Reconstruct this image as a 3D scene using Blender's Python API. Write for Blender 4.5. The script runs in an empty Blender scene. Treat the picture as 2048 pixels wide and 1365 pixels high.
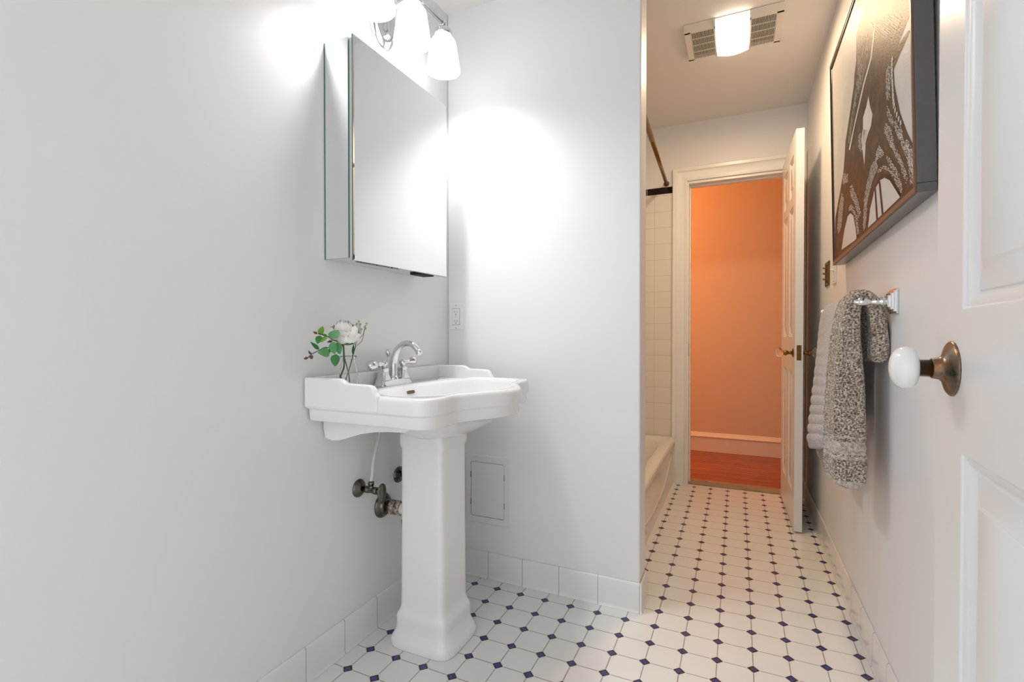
import bpy, math, random
from mathutils import Vector as V, Matrix, noise
C = bpy.context.scene.collection
PI = math.pi
R = random.Random(7)

# ------------------------------------------------------------------ materials
def lin(c):
    return tuple(((x/255)/12.92 if x/255 <= .04045 else ((x/255+.055)/1.055)**2.4) for x in c)+(1,)
class NT:
    def __init__(s, name):
        s.m = bpy.data.materials.new(name); s.m.use_nodes = True
        s.t = s.m.node_tree; s.b = s.t.nodes['Principled BSDF']
    def n(s, kind, **kw):
        x = s.t.nodes.new(kind)
        for k, v in kw.items(): setattr(x, k, v)
        return x
    def l(s, a, b): s.t.links.new(a, b)
    def inp(s, node, i, v):
        if isinstance(v, bpy.types.NodeSocket): s.l(v, node.inputs[i])
        else: node.inputs[i].default_value = v
    def math(s, op, a, b=0.0, c=0.0):
        x = s.n('ShaderNodeMath', operation=op)
        s.inp(x, 0, a); s.inp(x, 1, b); s.inp(x, 2, c)
        return x.outputs[0]
    def mix(s, f, a, b):
        x = s.n('ShaderNodeMix', data_type='RGBA')
        s.inp(x, 0, f); s.inp(x, 6, a); s.inp(x, 7, b)
        return x.outputs[2]
    def coord(s):
        return s.n('ShaderNodeTexCoord').outputs['Object']
    def xyz(s):
        x = s.n('ShaderNodeSeparateXYZ'); s.l(s.coord(), x.inputs[0]); return x.outputs
    def noise(s, scale, detail=3, rough=.5, vec=None):
        x = s.n('ShaderNodeTexNoise'); x.inputs['Scale'].default_value = scale
        x.inputs['Detail'].default_value = detail; x.inputs['Roughness'].default_value = rough
        s.l(vec if vec is not None else s.coord(), x.inputs['Vector']); return x.outputs[0]
    def ramp(s, f, stops):
        x = s.n('ShaderNodeValToRGB'); s.l(f, x.inputs[0]); e = x.color_ramp.elements
        while len(e) < len(stops): e.new(.5)
        for q, (p, c) in zip(e, stops): q.position = p; q.color = c
        return x.outputs[0]
    def bump(s, h, strength=.3, dist=.002):
        x = s.n('ShaderNodeBump'); x.inputs['Strength'].default_value = strength
        x.inputs['Distance'].default_value = dist; s.l(h, x.inputs['Height'])
        s.l(x.outputs[0], s.b.inputs['Normal'])
    def col(s, c): s.inp(s.b, s.b.inputs.find('Base Color'), c)
    def set(s, **kw):
        for k, v in kw.items(): s.b.inputs[k.replace('_', ' ')].default_value = v
def mat(name, rgb, rough=.5, metal=0., var=.04, nscale=20, bump=0., bscale=200, bdist=.001, **kw):
    s = NT(name); c = lin(rgb)
    d = tuple(max(0, x*(1-var)) for x in c[:3])+(1,)
    s.col(s.mix(s.noise(nscale), c, d))
    s.set(Roughness=rough, Metallic=metal, **kw)
    if bump: s.bump(s.noise(bscale), bump, bdist)
    return s.m
def emit(name, rgb, strength):
    s = NT(name); s.col((.8, .8, .8, 1)); c = lin(rgb)
    s.inp(s.b, s.b.inputs.find('Emission Color'), c); s.set(Emission_Strength=strength, Roughness=.4)
    return s.m

M = {}
M['wall'] = mat('wall_paint', (236, 236, 237), .42, var=.02, nscale=3, bump=.05, bscale=60, bdist=.002)
M['ceiling'] = mat('ceiling_paint', (236, 234, 232), .7, var=.02, nscale=3)
M['trim'] = mat('trim_gloss_paint', (243, 242, 239), .28, var=.02, nscale=6)
M['door'] = mat('door_gloss_paint', (232, 232, 231), .3, var=.015, nscale=6, bump=.04, bscale=120)
M['china'] = mat('vitreous_china', (240, 240, 240), .08, var=.01, nscale=3, Specular_IOR_Level=.6)
M['tub'] = mat('tub_enamel', (236, 232, 224), .12, var=.02, nscale=3)
M['chrome'] = mat('chrome', (225, 226, 228), .07, 1., var=.03)
M['old_chrome'] = mat('aged_chrome', (120, 116, 108), .22, 1., var=.5, nscale=90)
M['brass'] = mat('aged_brass', (150, 112, 62), .3, 1., var=.45, nscale=120)
M['patina'] = None
M['white_plastic'] = mat('white_plastic', (236, 236, 234), .35, var=.02)
M['panel'] = mat('painted_panel', (232, 232, 232), .45, var=.02)
M['slot'] = mat('dark_slot', (30, 29, 28), .7, var=.2)
M['mirror'] = mat('mirror_silver', (240, 242, 242), .015, 1., var=.005)
M['glass_edge'] = mat('green_glass_edge', (92, 128, 116), .15, var=.2, nscale=15)
M['cab_metal'] = mat('cabinet_enamel', (214, 214, 214), .35, var=.04)
M['steel'] = mat('brushed_steel', (190, 190, 188), .3, .9, var=.1, nscale=60)
M['black'] = mat('black_ceramic', (26, 16, 18), .12, var=.2)
M['pvc'] = mat('pvc_pipe', (222, 220, 214), .4, var=.08, nscale=40)
M['supply'] = mat('supply_tube_plastic', (212, 212, 206), .4, var=.05)
M['green_stem'] = mat('green_stem', (74, 92, 44), .55, var=.3, nscale=80)
M['brown_stem'] = mat('brown_stem', (74, 54, 44), .6, var=.3, nscale=80)
M['leaf0'] = mat('eucalyptus_leaf', (98, 166, 104), .5, var=.35, nscale=60)
M['leaf1'] = mat('dark_leaf', (46, 132, 54), .45, var=.4, nscale=60)
M['leaf2'] = mat('young_leaf', (112, 164, 40), .45, var=.4, nscale=60)
M['leaf3'] = mat('brown_leaf', (92, 84, 56), .5, var=.4, nscale=60)
M['bud'] = mat('red_bud', (104, 44, 36), .5, var=.4, nscale=90)
M['berry'] = mat('pale_berry', (166, 178, 98), .45, var=.4, nscale=150)
M['petal'] = mat('white_petal', (236, 234, 228), .7, var=.02, nscale=30)
M['frame_side'] = mat('dark_frame', (102, 99, 97), .2, var=.15, nscale=50)
M['frame_lip'] = mat('bronze_frame_lip', (120, 86, 62), .4, var=.25, nscale=50)
M['frame_in'] = mat('black_frame_line', (30, 22, 22), .4, var=.2)
M['porcelain'] = mat('porcelain_knob', (238, 238, 237), .08, var=.02, nscale=10)
M['fan'] = mat('fan_plastic', (232, 228, 220), .4, var=.03)
M['cavity_shadow'] = mat('painted_cavity_shadow', (40, 34, 30), .8, var=.3)
M['hall_wall'] = mat('hall_paint', (228, 200, 176), .6, var=.03, nscale=2)
M['hall_trim'] = mat('hall_trim_paint', (238, 226, 214), .35, var=.02)
M['grille_gap'] = M['cavity_shadow']
M['shade'] = emit('lit_opal_glass', (255, 253, 250), 2.7)
M['bulb'] = emit('lit_bulb', (255, 253, 251), 230)
M['lens'] = emit('lit_fan_lens', (255, 236, 212), 7)
def glass(name, rgb, rough=0., ior=1.45):
    s = NT(name); s.col(s.mix(s.noise(30), lin(rgb), lin(tuple(x*.99 for x in rgb))))
    s.set(Roughness=rough, Transmission_Weight=1., IOR=ior); return s.m
M['glass'] = glass('clear_glass', (252, 254, 253))
M['crystal'] = glass('crystal_knob_glass', (250, 244, 236), .0, 1.5)

def m_patina():
    s = NT('brass_patina')
    f = s.noise(55, 5, .7); g = s.noise(160, 3, .6)
    c = s.ramp(f, [(.30, lin((66, 58, 50))), (.48, lin((128, 116, 102))), (.60, lin((150, 104, 58))), (.72, lin((176, 166, 152)))])
    s.col(s.mix(s.math('MULTIPLY', g, .45), c, lin((84, 60, 38)))); s.set(Metallic=.85, Roughness=.32)
    s.bump(g, .25, .0006); return s.m
M['patina'] = m_patina()
def m_corroded():
    s = NT('corroded_nut')
    f = s.noise(70, 5, .7)
    s.col(s.ramp(f, [(.35, lin((206, 204, 200))), (.5, lin((170, 164, 156))), (.58, lin((132, 86, 58))), (.7, lin((88, 60, 46)))]))
    s.set(Metallic=.5, Roughness=.45); s.bump(f, .4, .001); return s.m
M['corroded'] = m_corroded()

def m_floor():
    # octagon tiles with small dark blue dots set at the corners of a .1016 m grid
    s = NT('octagon_dot_tile'); x, y, z = s.xyz(); p = .1016
    def cell(a, o):
        q = s.math('ADD', s.math('MULTIPLY', s.math('SUBTRACT', a, o), 1/p), 100.5)
        return s.math('SUBTRACT', s.math('FRACT', q), .5), s.math('FLOOR', q)
    fu, iu = cell(x, .0489); fv, iv = cell(y, 1.9521)
    au = s.math('ABSOLUTE', fu); av = s.math('ABSOLUTE', fv)
    d = s.math('ADD', au, av); mn = s.math('MINIMUM', au, av)
    dot = s.math('LESS_THAN', d, .172); core = s.math('LESS_THAN', d, .118)
    gline = s.math('LESS_THAN', mn, .0150); ring = s.math('LESS_THAN', d, .206)
    grout = s.math('MULTIPLY', s.math('MAXIMUM', gline, ring), s.math('SUBTRACT', 1, dot))
    comb = s.n('ShaderNodeCombineXYZ'); s.l(iu, comb.inputs[0]); s.l(iv, comb.inputs[1])
    wn = s.n('ShaderNodeTexWhiteNoise', noise_dimensions='3D'); s.l(comb.outputs[0], wn.inputs[0])
    tile = s.mix(s.noise(5, 4), lin((240, 239, 236)), lin((230, 229, 226)))
    gcol = s.mix(s.noise(9, 4), lin((176, 170, 162)), lin((132, 122, 112)))
    rim = s.mix(ring, gcol, lin((214, 210, 204)))
    blue = s.mix(wn.outputs[0], lin((62, 78, 156)), lin((84, 74, 122)))
    blue = s.mix(s.math('GREATER_THAN', s.noise(260, 2), .55), blue, lin((38, 36, 66)))
    c = s.mix(grout, tile, rim)
    c = s.mix(dot, c, lin((34, 28, 34))); c = s.mix(core, c, blue)
    s.col(c)
    r = s.math('ADD', .2, s.math('MULTIPLY', grout, .5)); s.inp(s.b, s.b.inputs.find('Roughness'), r)
    h = s.math('SUBTRACT', 1, grout); s.bump(h, .5, .0012); return s.m
M['floor'] = m_floor()
def m_walltile():
    s = NT('square_wall_tile'); x, y, z = s.xyz(); p = .11
    def g(a, o):
        q = s.math('FRACT', s.math('ADD', s.math('MULTIPLY', s.math('SUBTRACT', a, o), 1/p), 50.5))
        return s.math('LESS_THAN', s.math('ABSOLUTE', s.math('SUBTRACT', q, .5)), .011)
    gr = s.math('MAXIMUM', s.math('MAXIMUM', g(x, -.5245), g(y, 1.99)), g(z, 1.863))
    s.col(s.mix(gr, lin((234, 229, 219)), lin((206, 196, 182)))); s.set(Roughness=.2)
    s.bump(s.math('SUBTRACT', 1, gr), .4, .001); return s.m
M['wall_tile'] = m_walltile()
def m_basetile(name, axis, off, p=.1545):
    s = NT(name); c = s.xyz()[axis]
    q = s.math('FRACT', s.math('ADD', s.math('MULTIPLY', s.math('SUBTRACT', c, off), 1/p), 50.5))
    gr = s.math('LESS_THAN', s.math('ABSOLUTE', s.math('SUBTRACT', q, .5)), .010)
    s.col(s.mix(gr, s.mix(s.noise(6), lin((236, 236, 234)), lin((228, 227, 225))), lin((188, 184, 178)))); s.set(Roughness=.14)
    s.bump(s.math('SUBTRACT', 1, gr), .5, .001); return s.m
M['base_y'] = m_basetile('base_tile_y', 1, 1.189); M['base_plain'] = mat('base_tile_plain', (236, 236, 234), .14, var=.03, nscale=6); M['base_x'] = m_basetile('base_tile_x', 0, -.7814)
def m_wood():
    s = NT('hall_oak_strip_floor'); x, y, z = s.xyz(); p = .057
    q = s.math('ADD', s.math('MULTIPLY', y, 1/p), 50); fr = s.math('FRACT', q); ix = s.math('FLOOR', q)
    comb = s.n('ShaderNodeCombineXYZ'); s.l(s.math('MULTIPLY', x, 1.1), comb.inputs[0]); s.l(s.math('MULTIPLY', y, 90), comb.inputs[1]); s.l(ix, comb.inputs[2])
    g = s.noise(3.0, 6, .6, comb.outputs[0])
    wn = s.n('ShaderNodeTexWhiteNoise', noise_dimensions='1D'); s.l(ix, wn.inputs[1])
    c = s.ramp(g, [(.3, lin((104, 44, 18))), (.5, lin((164, 74, 30))), (.7, lin((190, 98, 44)))])
    c = s.mix(s.math('MULTIPLY', wn.outputs[0], .35), c, lin((96, 40, 20)))
    c = s.mix(s.math('LESS_THAN', fr, .035), c, lin((48, 22, 12))); s.col(c); s.set(Roughness=.25); return s.m
M['wood'] = m_wood()
def m_marble():
    s = NT('marble_saddle'); f = s.noise(14, 6, .65)
    s.col(s.ramp(f, [(.3, lin((112, 108, 94))), (.55, lin((150, 144, 126))), (.75, lin((130, 124, 106)))])); s.set(Roughness=.3); return s.m
M['marble'] = m_marble()
def m_towel(name, a, b, c, sc=330):
    s = NT(name); f = s.noise(sc, 2, .6); g = s.noise(18, 3)
    col = s.ramp(f, [(.36, lin(b)), (.52, lin(a)), (.66, lin(c))]); s.col(col); s.set(Roughness=.95, Sheen_Weight=.3)
    s.bump(f, 1., .004); return s.m
M['taupe'] = m_towel('taupe_terry', (168, 152, 136), (78, 62, 50), (226, 216, 204), 210)
M['taupe_band'] = m_towel('taupe_woven_band', (188, 178, 166), (150, 140, 130), (206, 198, 188), 120)
M['lilac'] = m_towel('lilac_ribbed_terry', (206, 200, 204), (150, 142, 150), (232, 228, 230))
M['lilac_band'] = m_towel('lilac_hem', (176, 168, 176), (150, 142, 150), (200, 194, 200), 120)
def m_print(name, stops, sc, rough):
    s = NT(name); f = s.noise(sc, 5, .7)
    s.col(s.ramp(f, stops)); s.set(Roughness=rough, Specular_IOR_Level=.22)
    s.bump(s.noise(220, 3, .6), .55, .0015); return s.m
M['print_bg'] = m_print('print_pale_ground', [(.3, lin((200, 200, 198))), (.7, lin((216, 215, 212)))], 5, .42)
M['print_tower'] = m_print('print_brown_tower', [(.32, lin((40, 31, 25))), (.5, lin((66, 49, 35))), (.68, lin((104, 70, 38)))], 26, .42)
M['print_dark'] = m_print('print_dark_line', [(.3, lin((36, 25, 22))), (.7, lin((62, 40, 34)))], 60, .42)
M['print_light'] = m_print('print_pale_lattice', [(.3, lin((214, 212, 208))), (.7, lin((232, 230, 226)))], 60, .42)

# ------------------------------------------------------------------ mesh helpers
class MB:
    def __init__(s): s.v = []; s.f = []; s.m = []; s.s = []
    def add(s, vs, fs, mi=0, smooth=False):
        o = len(s.v); s.v += [V(p) for p in vs]
        for f in fs: s.f.append([o+i for i in f]); s.m.append(mi); s.s.append(smooth)
    def box(s, a, b, mi=0):
        (x0, y0, z0), (x1, y1, z1) = a, b
        s.add([(x0,y0,z0),(x1,y0,z0),(x1,y1,z0),(x0,y1,z0),(x0,y0,z1),(x1,y0,z1),(x1,y1,z1),(x0,y1,z1)],
              [(0,3,2,1),(4,5,6,7),(0,1,5,4),(1,2,6,5),(2,3,7,6),(3,0,4,7)], mi)
    def loft(s, loops, mi=0, smooth=True, cap0=True, cap1=True, closed=True):
        n = len(loops[0]); vs = [p for l in loops for p in l]; fs = []
        for i in range(len(loops)-1):
            for j in range(n if closed else n-1):
                k = (j+1) % n
                fs.append((i*n+j, i*n+k, (i+1)*n+k, (i+1)*n+j))
        s.add(vs, fs, mi, smooth)
        o = len(s.v)-len(vs)
        if cap0: s.f.append([o+i for i in range(n)][::-1]); s.m.append(mi); s.s.append(False)
        if cap1: s.f.append([o+(len(loops)-1)*n+i for i in range(n)]); s.m.append(mi); s.s.append(False)
    def lathe(s, prof, org, axis=(0,0,1), n=32, mi=0, cap0=True, cap1=True, sy=1., up=None):
        ax = V(axis).normalized(); u = V(up) if up else (V((1,0,0)) if abs(ax.x) < .9 else V((0,1,0)))
        u = (u-ax*u.dot(ax)).normalized(); w = ax.cross(u); org = V(org)
        s.loft([[org+ax*h+u*(r*math.cos(2*PI*i/n))+w*(r*sy*math.sin(2*PI*i/n)) for i in range(n)] for r, h in prof], mi, True, cap0, cap1)
    def tube(s, pts, rad, n=12, mi=0, sx=1.):
        pts = [V(p) for p in pts]; N = len(pts)
        rad = rad if isinstance(rad, (list, tuple)) else [rad]*N
        t = [(pts[min(i+1, N-1)]-pts[max(i-1, 0)]).normalized() for i in range(N)]
        u = V((0,0,1)) if abs(t[0].z) < .9 else V((1,0,0)); loops = []
        for i in range(N):
            u = (u-t[i]*u.dot(t[i])).normalized(); w = t[i].cross(u)
            loops.append([pts[i]+u*(rad[i]*math.cos(2*PI*k/n))+w*(rad[i]*sx*math.sin(2*PI*k/n)) for k in range(n)])
        s.loft(loops, mi)
    def ball(s, c, r, mi=0, n=20, sc=(1,1,1)):
        c = V(c); L = []
        for i in range(n//2+1):
            a = PI*i/(n//2); rr = max(math.sin(a), .02)
            L.append([c+V((r*sc[0]*rr*math.cos(2*PI*k/n), r*sc[1]*rr*math.sin(2*PI*k/n), -r*sc[2]*math.cos(a))) for k in range(n)])
        s.loft(L, mi)
    def prism(s, poly, ext, mi=0):   # poly: 3-D points, ext: extrusion vector
        n = len(poly); e = V(ext); a = [V(p) for p in poly]
        s.add(a+[p+e for p in a], [tuple(range(n))[::-1], tuple(range(n, 2*n))]+[(i, (i+1) % n, n+(i+1) % n, n+i) for i in range(n)], mi)
    def build(s, name, mats, parent=None, bevel=0, seg=3, mtx=None, weld=False):
        if mtx is not None: s.v = [mtx @ p for p in s.v]
        off = V((0,0,0))
        if parent is not None:
            p = parent
            while p is not None: off += p.location; p = p.parent
        me = bpy.data.meshes.new(name)
        me.from_pydata([tuple(p-off) for p in s.v], [], s.f)
        for m in (mats if isinstance(mats, list) else [mats]): me.materials.append(m)
        for q, mi, sm in zip(me.polygons, s.m, s.s): q.material_index = mi; q.use_smooth = sm
        import bmesh
        bm = bmesh.new(); bm.from_mesh(me)
        if weld: bmesh.ops.remove_doubles(bm, verts=bm.verts, dist=1e-5)
        bmesh.ops.recalc_face_normals(bm, faces=bm.faces); bm.to_mesh(me); bm.free()
        o = bpy.data.objects.new(name, me); C.objects.link(o)
        if parent is not None: o.parent = parent
        if bevel:
            b = o.modifiers.new('bevel', 'BEVEL'); b.width = bevel; b.segments = seg; b.limit_method = 'ANGLE'; b.angle_limit = math.radians(35)
            b.harden_normals = False
            for q in me.polygons: q.use_smooth = True
            try: me.set_sharp_from_angle(angle=math.radians(35))
            except Exception: pass
        return o
def thing(name, loc, label, cat, group=None):
    o = bpy.data.objects.new(name, None); C.objects.link(o); o.location = loc; o.empty_display_size = .05
    return tag(o, label, cat, group)
def tag(o, label=None, cat=None, group=None, kind=None):
    if label: o['label'] = label
    if cat: o['category'] = cat
    if group: o['group'] = group
    if kind: o['kind'] = kind
    return o
def struct(o, label=None, cat=None): return tag(o, label, cat, None, 'structure')
def boxo(name, a, b, m, parent=None, bevel=0):
    q = MB(); q.box(a, b); return q.build(name, m, parent, bevel)
def cat_rom(pts, k=6, closed=False):
    pts = [V(p) for p in pts]; n = len(pts); out = []
    rng = range(n if closed else n-1)
    for i in rng:
        g = (lambda j: pts[j % n]) if closed else (lambda j: pts[max(0, min(n-1, j))])
        a, b, c, d = g(i-1), g(i), g(i+1), g(i+2)
        for q in range(k):
            t = q/k
            out.append(.5*((2*b)+(c-a)*t+(2*a-5*b+4*c-d)*t*t+(3*b-a-3*c+d)*t**3))
    if not closed: out.append(pts[-1])
    return out
def sup(cx, cy, rx, ry, z, n=64, e=2., rot=0):
    o = []
    for i in range(n):
        a = 2*PI*i/n+rot; c, s_ = math.cos(a), math.sin(a)
        o.append(V((cx+rx*math.copysign(abs(c)**(2/e), c), cy+ry*math.copysign(abs(s_)**(2/e), s_), z)))
    return o

# ---- outlines of the print (0.1 mm on its sheet) and the bouquet layout (metres)
TL= [(5763,6916), (5010,7174), (4601,7250), (4423,6663), (4445,5895), (4414,6182), (4364,5898), (4069,5539), (3976,5239), (3290,4616), (2470,3943), (2358,3584), (2070,3084), (1335,2502), (348,1823), (132,602)]
TR= [(9967,4145), (9802,4046), (9819,3693), (9369,3787), (8546,3863), (8487,3865), (8349,3507), (8393,3051), (8772,2233), (9266,1550), (9730,1052), (9816,1004), (9763,179)]
PALE= {'streak': [(6597,5520), (6149,4950), (5246,4663), (3793,3897), (3044,3493), (3257,3413), (3925,3843), (5412,4581), (6297,4869), (6737,5436)], 'diamond': [(5863,3994), (6044,3602), (6277,3295), (6104,3042), (5671,2937), (5202,2683), (4917,2790), (5135,3288), (5167,3678), (5576,3815)], 'diamond2': [(5081,3343), (4882,3097), (5222,2214), (5364,2562), (5445,2875), (5684,3094)], 'archL': [(1483,348), (2037,927), (2700,1301), (3173,1287), (3620,1070), (3917,593), (4017,214)], 'archR': [(5513,229), (5820,722), (6361,1124), (6936,1202), (7374,1132), (7855,910), (8330,532), (8673,251)]}
DARKP= {'post1': [(6345,1179), (6509,1141), (6678,217), (6488,227)], 'post2': [(6798,1209), (6979,1164), (7238,219), (7063,229)]}
LAT= {'a': [(7941,3812), (8092,3687), (8064,3302), (8031,2830), (7681,3038), (7644,3696)], 'b': [(7751,2869), (8049,2533), (8333,2190), (8251,2095), (7881,2406), (7696,2667)], 'c': [(7722,2452), (8171,2041), (8257,1635), (7990,1693), (7456,2265), (7469,2444)], 'd': [(8374,2238), (8948,1762), (8991,1395), (8593,1697), (8326,2085)], 'e': [(9194,1438), (9642,1085), (9608,1030), (9048,1240)], 'f': [(6917,2177), (7500,1700), (7245,1747), (6612,1879), (6528,2032)], 'g': [(6571,1967), (6783,1625), (6081,1410), (5577,1047), (5244,344), (4891,263), (5082,1186), (5568,1624), (6015,1888)], 'h': [(6777,1554), (7312,1466), (7876,1204), (8244,906), (8091,911), (7792,1143), (7304,1364), (6769,1436)], 'i': [(7497,1655), (7895,1466), (8540,915), (8860,456), (8779,273), (8375,648), (7878,1226)], 'j': [(7846,1909), (8297,1668), (8962,958), (9323,473), (9126,415), (8689,1012), (8138,1576)], 'k': [(8320,2005), (8939,1626), (9310,1237), (9596,834), (9744,338), (9456,588), (9106,1111), (8728,1585)], 'l': [(9303,1139), (9755,970), (9768,254), (9436,279), (9331,590)], 'm': [(3152,2209), (3505,2160), (4252,1476), (4702,881), (4326,837), (3726,1509), (3192,1837)], 'n': [(2874,1562), (3240,1554), (3711,1338), (4201,868), (4409,314), (4091,326), (3871,834), (3428,1266), (2936,1424)], 'o': [(1673,2403), (2141,2075), (1561,1196), (1021,1053), (671,1232), (1107,1968)], 'p': [(2061,2991), (2901,2713), (2801,2440), (1866,2668)], 'q': [(4782,6336), (6100,5666), (5843,5117), (5015,4724), (4108,4426), (3208,3687), (2921,3799), (3782,4574), (4438,5236)], 'r': [(6320,5876), (8315,4869), (9094,4308), (8368,4181), (6738,5291)], 's': [(4541,3426), (4900,3308), (4852,2725), (4507,3020)]}
LADDER= [(8254,3777), (8222,3651), (8212,3518), (8203,3386), (8231,3240), (8246,3113), (8260,2986), (8266,2862), (8295,2729), (8339,2595), (8411,2448), (8540,2283), (8679,2116), (8824,1960)]
LEAVES= [((-1.0386, 1.0456, 1.0026), (-1.0356, 1.072, 1.0268), 0.0308, 0), ((-1.0528, 1.082, 0.9945), (-1.0544, 1.0946, 1.0151), 0.0217, 1), ((-1.0536, 1.0221, 1.0127), (-1.0523, 1.029, 1.0369), 0.0208, 2), ((-1.0584, 1.0257, 1.0104), (-1.0599, 1.0172, 0.9872), 0.0199, 1), ((-1.0452, 1.039, 1.0085), (-1.0493, 1.0164, 0.9917), 0.0109, 2), ((-1.0574, 1.051, 1.0096), (-1.0601, 1.0361, 1.015), 0.0072, 2), ((-1.0621, 1.0261, 0.9712), (-1.0662, 0.9995, 0.9927), 0.0109, 1), ((-1.0408, 1.0445, 0.9625), (-1.0472, 1.0078, 0.9636), 0.0271, 0), ((-1.0343, 1.0495, 0.9921), (-1.0338, 1.0529, 0.9574), 0.0271, 0), ((-1.0271, 1.0587, 0.9917), (-1.0304, 1.0715, 0.9558), 0.0217, 0), ((-1.0342, 1.0596, 0.9577), (-1.0348, 1.0574, 0.9225), 0.0262, 1), ((-1.042, 1.0881, 0.99), (-1.0398, 1.143, 0.984), 0.0136, 1), ((-1.0494, 1.1452, 0.9522), (-1.0482, 1.1457, 0.9839), 0.0094, 1), ((-1.0614, 0.997, 0.958), (-1.0625, 0.9887, 0.9692), 0.0081, 3), ((-1.0536, 0.9888, 0.9574), (-1.0533, 0.9913, 0.9453), 0.0109, 3), ((-1.0466, 1.0599, 0.9947), (-1.0499, 1.0435, 0.9918), 0.0072, 3), ((-1.0508, 1.0577, 0.976), (-1.0517, 1.0533, 0.9605), 0.009, 1)]
STEM_A= [(-1.0591, 1.1413, 0.8699), (-1.0574, 1.1339, 0.9002), (-1.053, 1.1147, 0.9422), (-1.0518, 1.1104, 0.9683), (-1.049, 1.0986, 0.9847), (-1.0446, 1.0811, 0.9929), (-1.0463, 1.0616, 0.9978), (-1.049, 1.0478, 1.0065), (-1.0524, 1.0289, 1.0122), (-1.0547, 1.0153, 1.0157)]
STEM_B= [(-1.049, 1.0986, 0.9847), (-1.0449, 1.0685, 0.9774), (-1.0488, 1.0495, 0.9765), (-1.0517, 1.034, 0.9765), (-1.0544, 1.0186, 0.9695), (-1.0578, 0.9966, 0.96), (-1.0595, 0.9848, 0.9514)]
STEM_P= [(-1.0464, 1.0975, 0.8822), (-1.0443, 1.0888, 0.8925), (-1.0484, 1.1064, 0.9169), (-1.0483, 1.1065, 0.9459), (-1.0475, 1.1036, 0.9814), (-1.046, 1.0977, 0.9943)]
STEM_C= [(-1.0507, 1.113, 0.8727), (-1.0557, 1.1368, 0.9116), (-1.0487, 1.1433, 0.951), (-1.0427, 1.1461, 0.9708), (-1.0411, 1.1468, 0.979)]
BERRY= [[(-1.0411, 1.1468, 0.979), (-1.0426, 1.1461, 0.9988), (-1.0364, 1.1489, 1.04), (-1.0371, 1.1486, 1.0441)], [(-1.0408, 1.1469, 0.9806), (-1.035, 1.1495, 1.0037), (-1.0312, 1.1513, 1.04), (-1.0319, 1.151, 1.0518)], [(-1.0351, 1.1495, 1.0004), (-1.0305, 1.1516, 1.0202), (-1.0274, 1.153, 1.0432)], [(-1.0381, 1.1481, 0.9938), (-1.0215, 1.1557, 1.0119), (-1.0177, 1.1575, 1.0251), (-1.0132, 1.1595, 1.0309)], [(-1.0396, 1.1474, 0.9782), (-1.0231, 1.155, 0.9955), (-1.0177, 1.1575, 1.0235), (-1.0155, 1.1585, 1.0358)], [(-1.0177, 1.1575, 1.0235), (-1.0132, 1.1595, 1.0367), (-1.0106, 1.1607, 1.0457)], [(-1.032, 1.1509, 1.0037), (-1.0275, 1.153, 1.0185), (-1.0248, 1.1542, 1.0284)]]
BUDS= [(-1.0558, 1.0085, 1.0172), (-1.0602, 0.9802, 0.9494)]
PEONY= (-1.0564, 1.1143, 1.0193)

# ------------------------------------------------------------------ the setting
XL, XR, YM, YB = -1.135, .386, 1.815, 3.53
CZ1, CZ2 = 2.382, 2.445            # ceiling over the sink end, slightly higher over the corridor
YN = -.55
struct(boxo('floor', (XL-.1, YN, -.05), (XR+.1, YB+.005, 0), M['floor']), 'white octagon tile floor with small blue dots', 'floor')
struct(boxo('floor_hall', (-2.2, YB+.1, -.05), (1.6, 4.75, 0), M['wood']), 'red brown wood strip floor beyond the doorway', 'floor')
struct(boxo('ceiling', (XL-.1, YN, CZ1), (XR+.1, 1.86, CZ2+.1), M['ceiling']), 'white ceiling over the sink', 'ceiling')
struct(boxo('ceiling_corridor', (XL-.1, 1.86, CZ2), (XR+.1, YB+.02, CZ2+.1), M['ceiling']), 'ceiling over the tub and corridor', 'ceiling')
struct(boxo('wall_left', (XL-.1, YN, -.05), (XL, YB, 2.6), M['wall']), 'pale grey wall behind the sink', 'wall')
struct(boxo('wall_right', (XR, YN, -.05), (XR+.1, YB, 2.6), M['wall']), 'pale grey wall carrying the picture and towels', 'wall')
struct(boxo('wall_middle', (XL, YM, 0), (-.319, 1.93, CZ2), M['wall'], None, .006), 'pale grey partition wall beside the sink', 'wall')
q = MB()
q.box((-2.3, YB, -.05), (-.305, YB+.12, 2.75)); q.box((.288, YB, -.05), (1.7, YB+.12, 2.75)); q.box((-.305, YB, 2.047), (.288, YB+.12, 2.75))
struct(q.build('wall_back', M['wall']), 'wall around the far doorway', 'wall')
# hall beyond
q = MB(); q.box((-2.2, 4.6, -.05), (1.6, 4.7, 2.75)); struct(q.build('wall_hall', M['hall_wall']), 'hall wall seen through the doorway', 'wall')
struct(boxo('wall_hall_left', (-2.3, YB+.12, -.05), (-2.2, 4.7, 2.75), M['hall_wall']), 'end wall of the hall', 'wall')
struct(boxo('wall_hall_right', (1.6, YB+.12, -.05), (1.7, 4.7, 2.75), M['hall_wall']), 'far end wall of the hall', 'wall')
struct(boxo('ceiling_hall', (-2.3, YB+.1, 2.7), (1.7, 4.75, 2.8), M['ceiling']), 'hall ceiling', 'ceiling')
q = MB()
prof = [(0, 0), (-.016, 0), (-.016, .122), (-.022, .126), (-.022, .134), (-.016, .142), (-.010, .158), (-.006, .166), (0, .166)]
q.prism([(-2.2, 4.6+a, b) for a, b in prof], (3.8, 0, 0)); struct(q.build('baseboard_hall', M['hall_trim'], None, .002, 2), 'tall moulded baseboard in the hall', 'baseboard')
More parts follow.
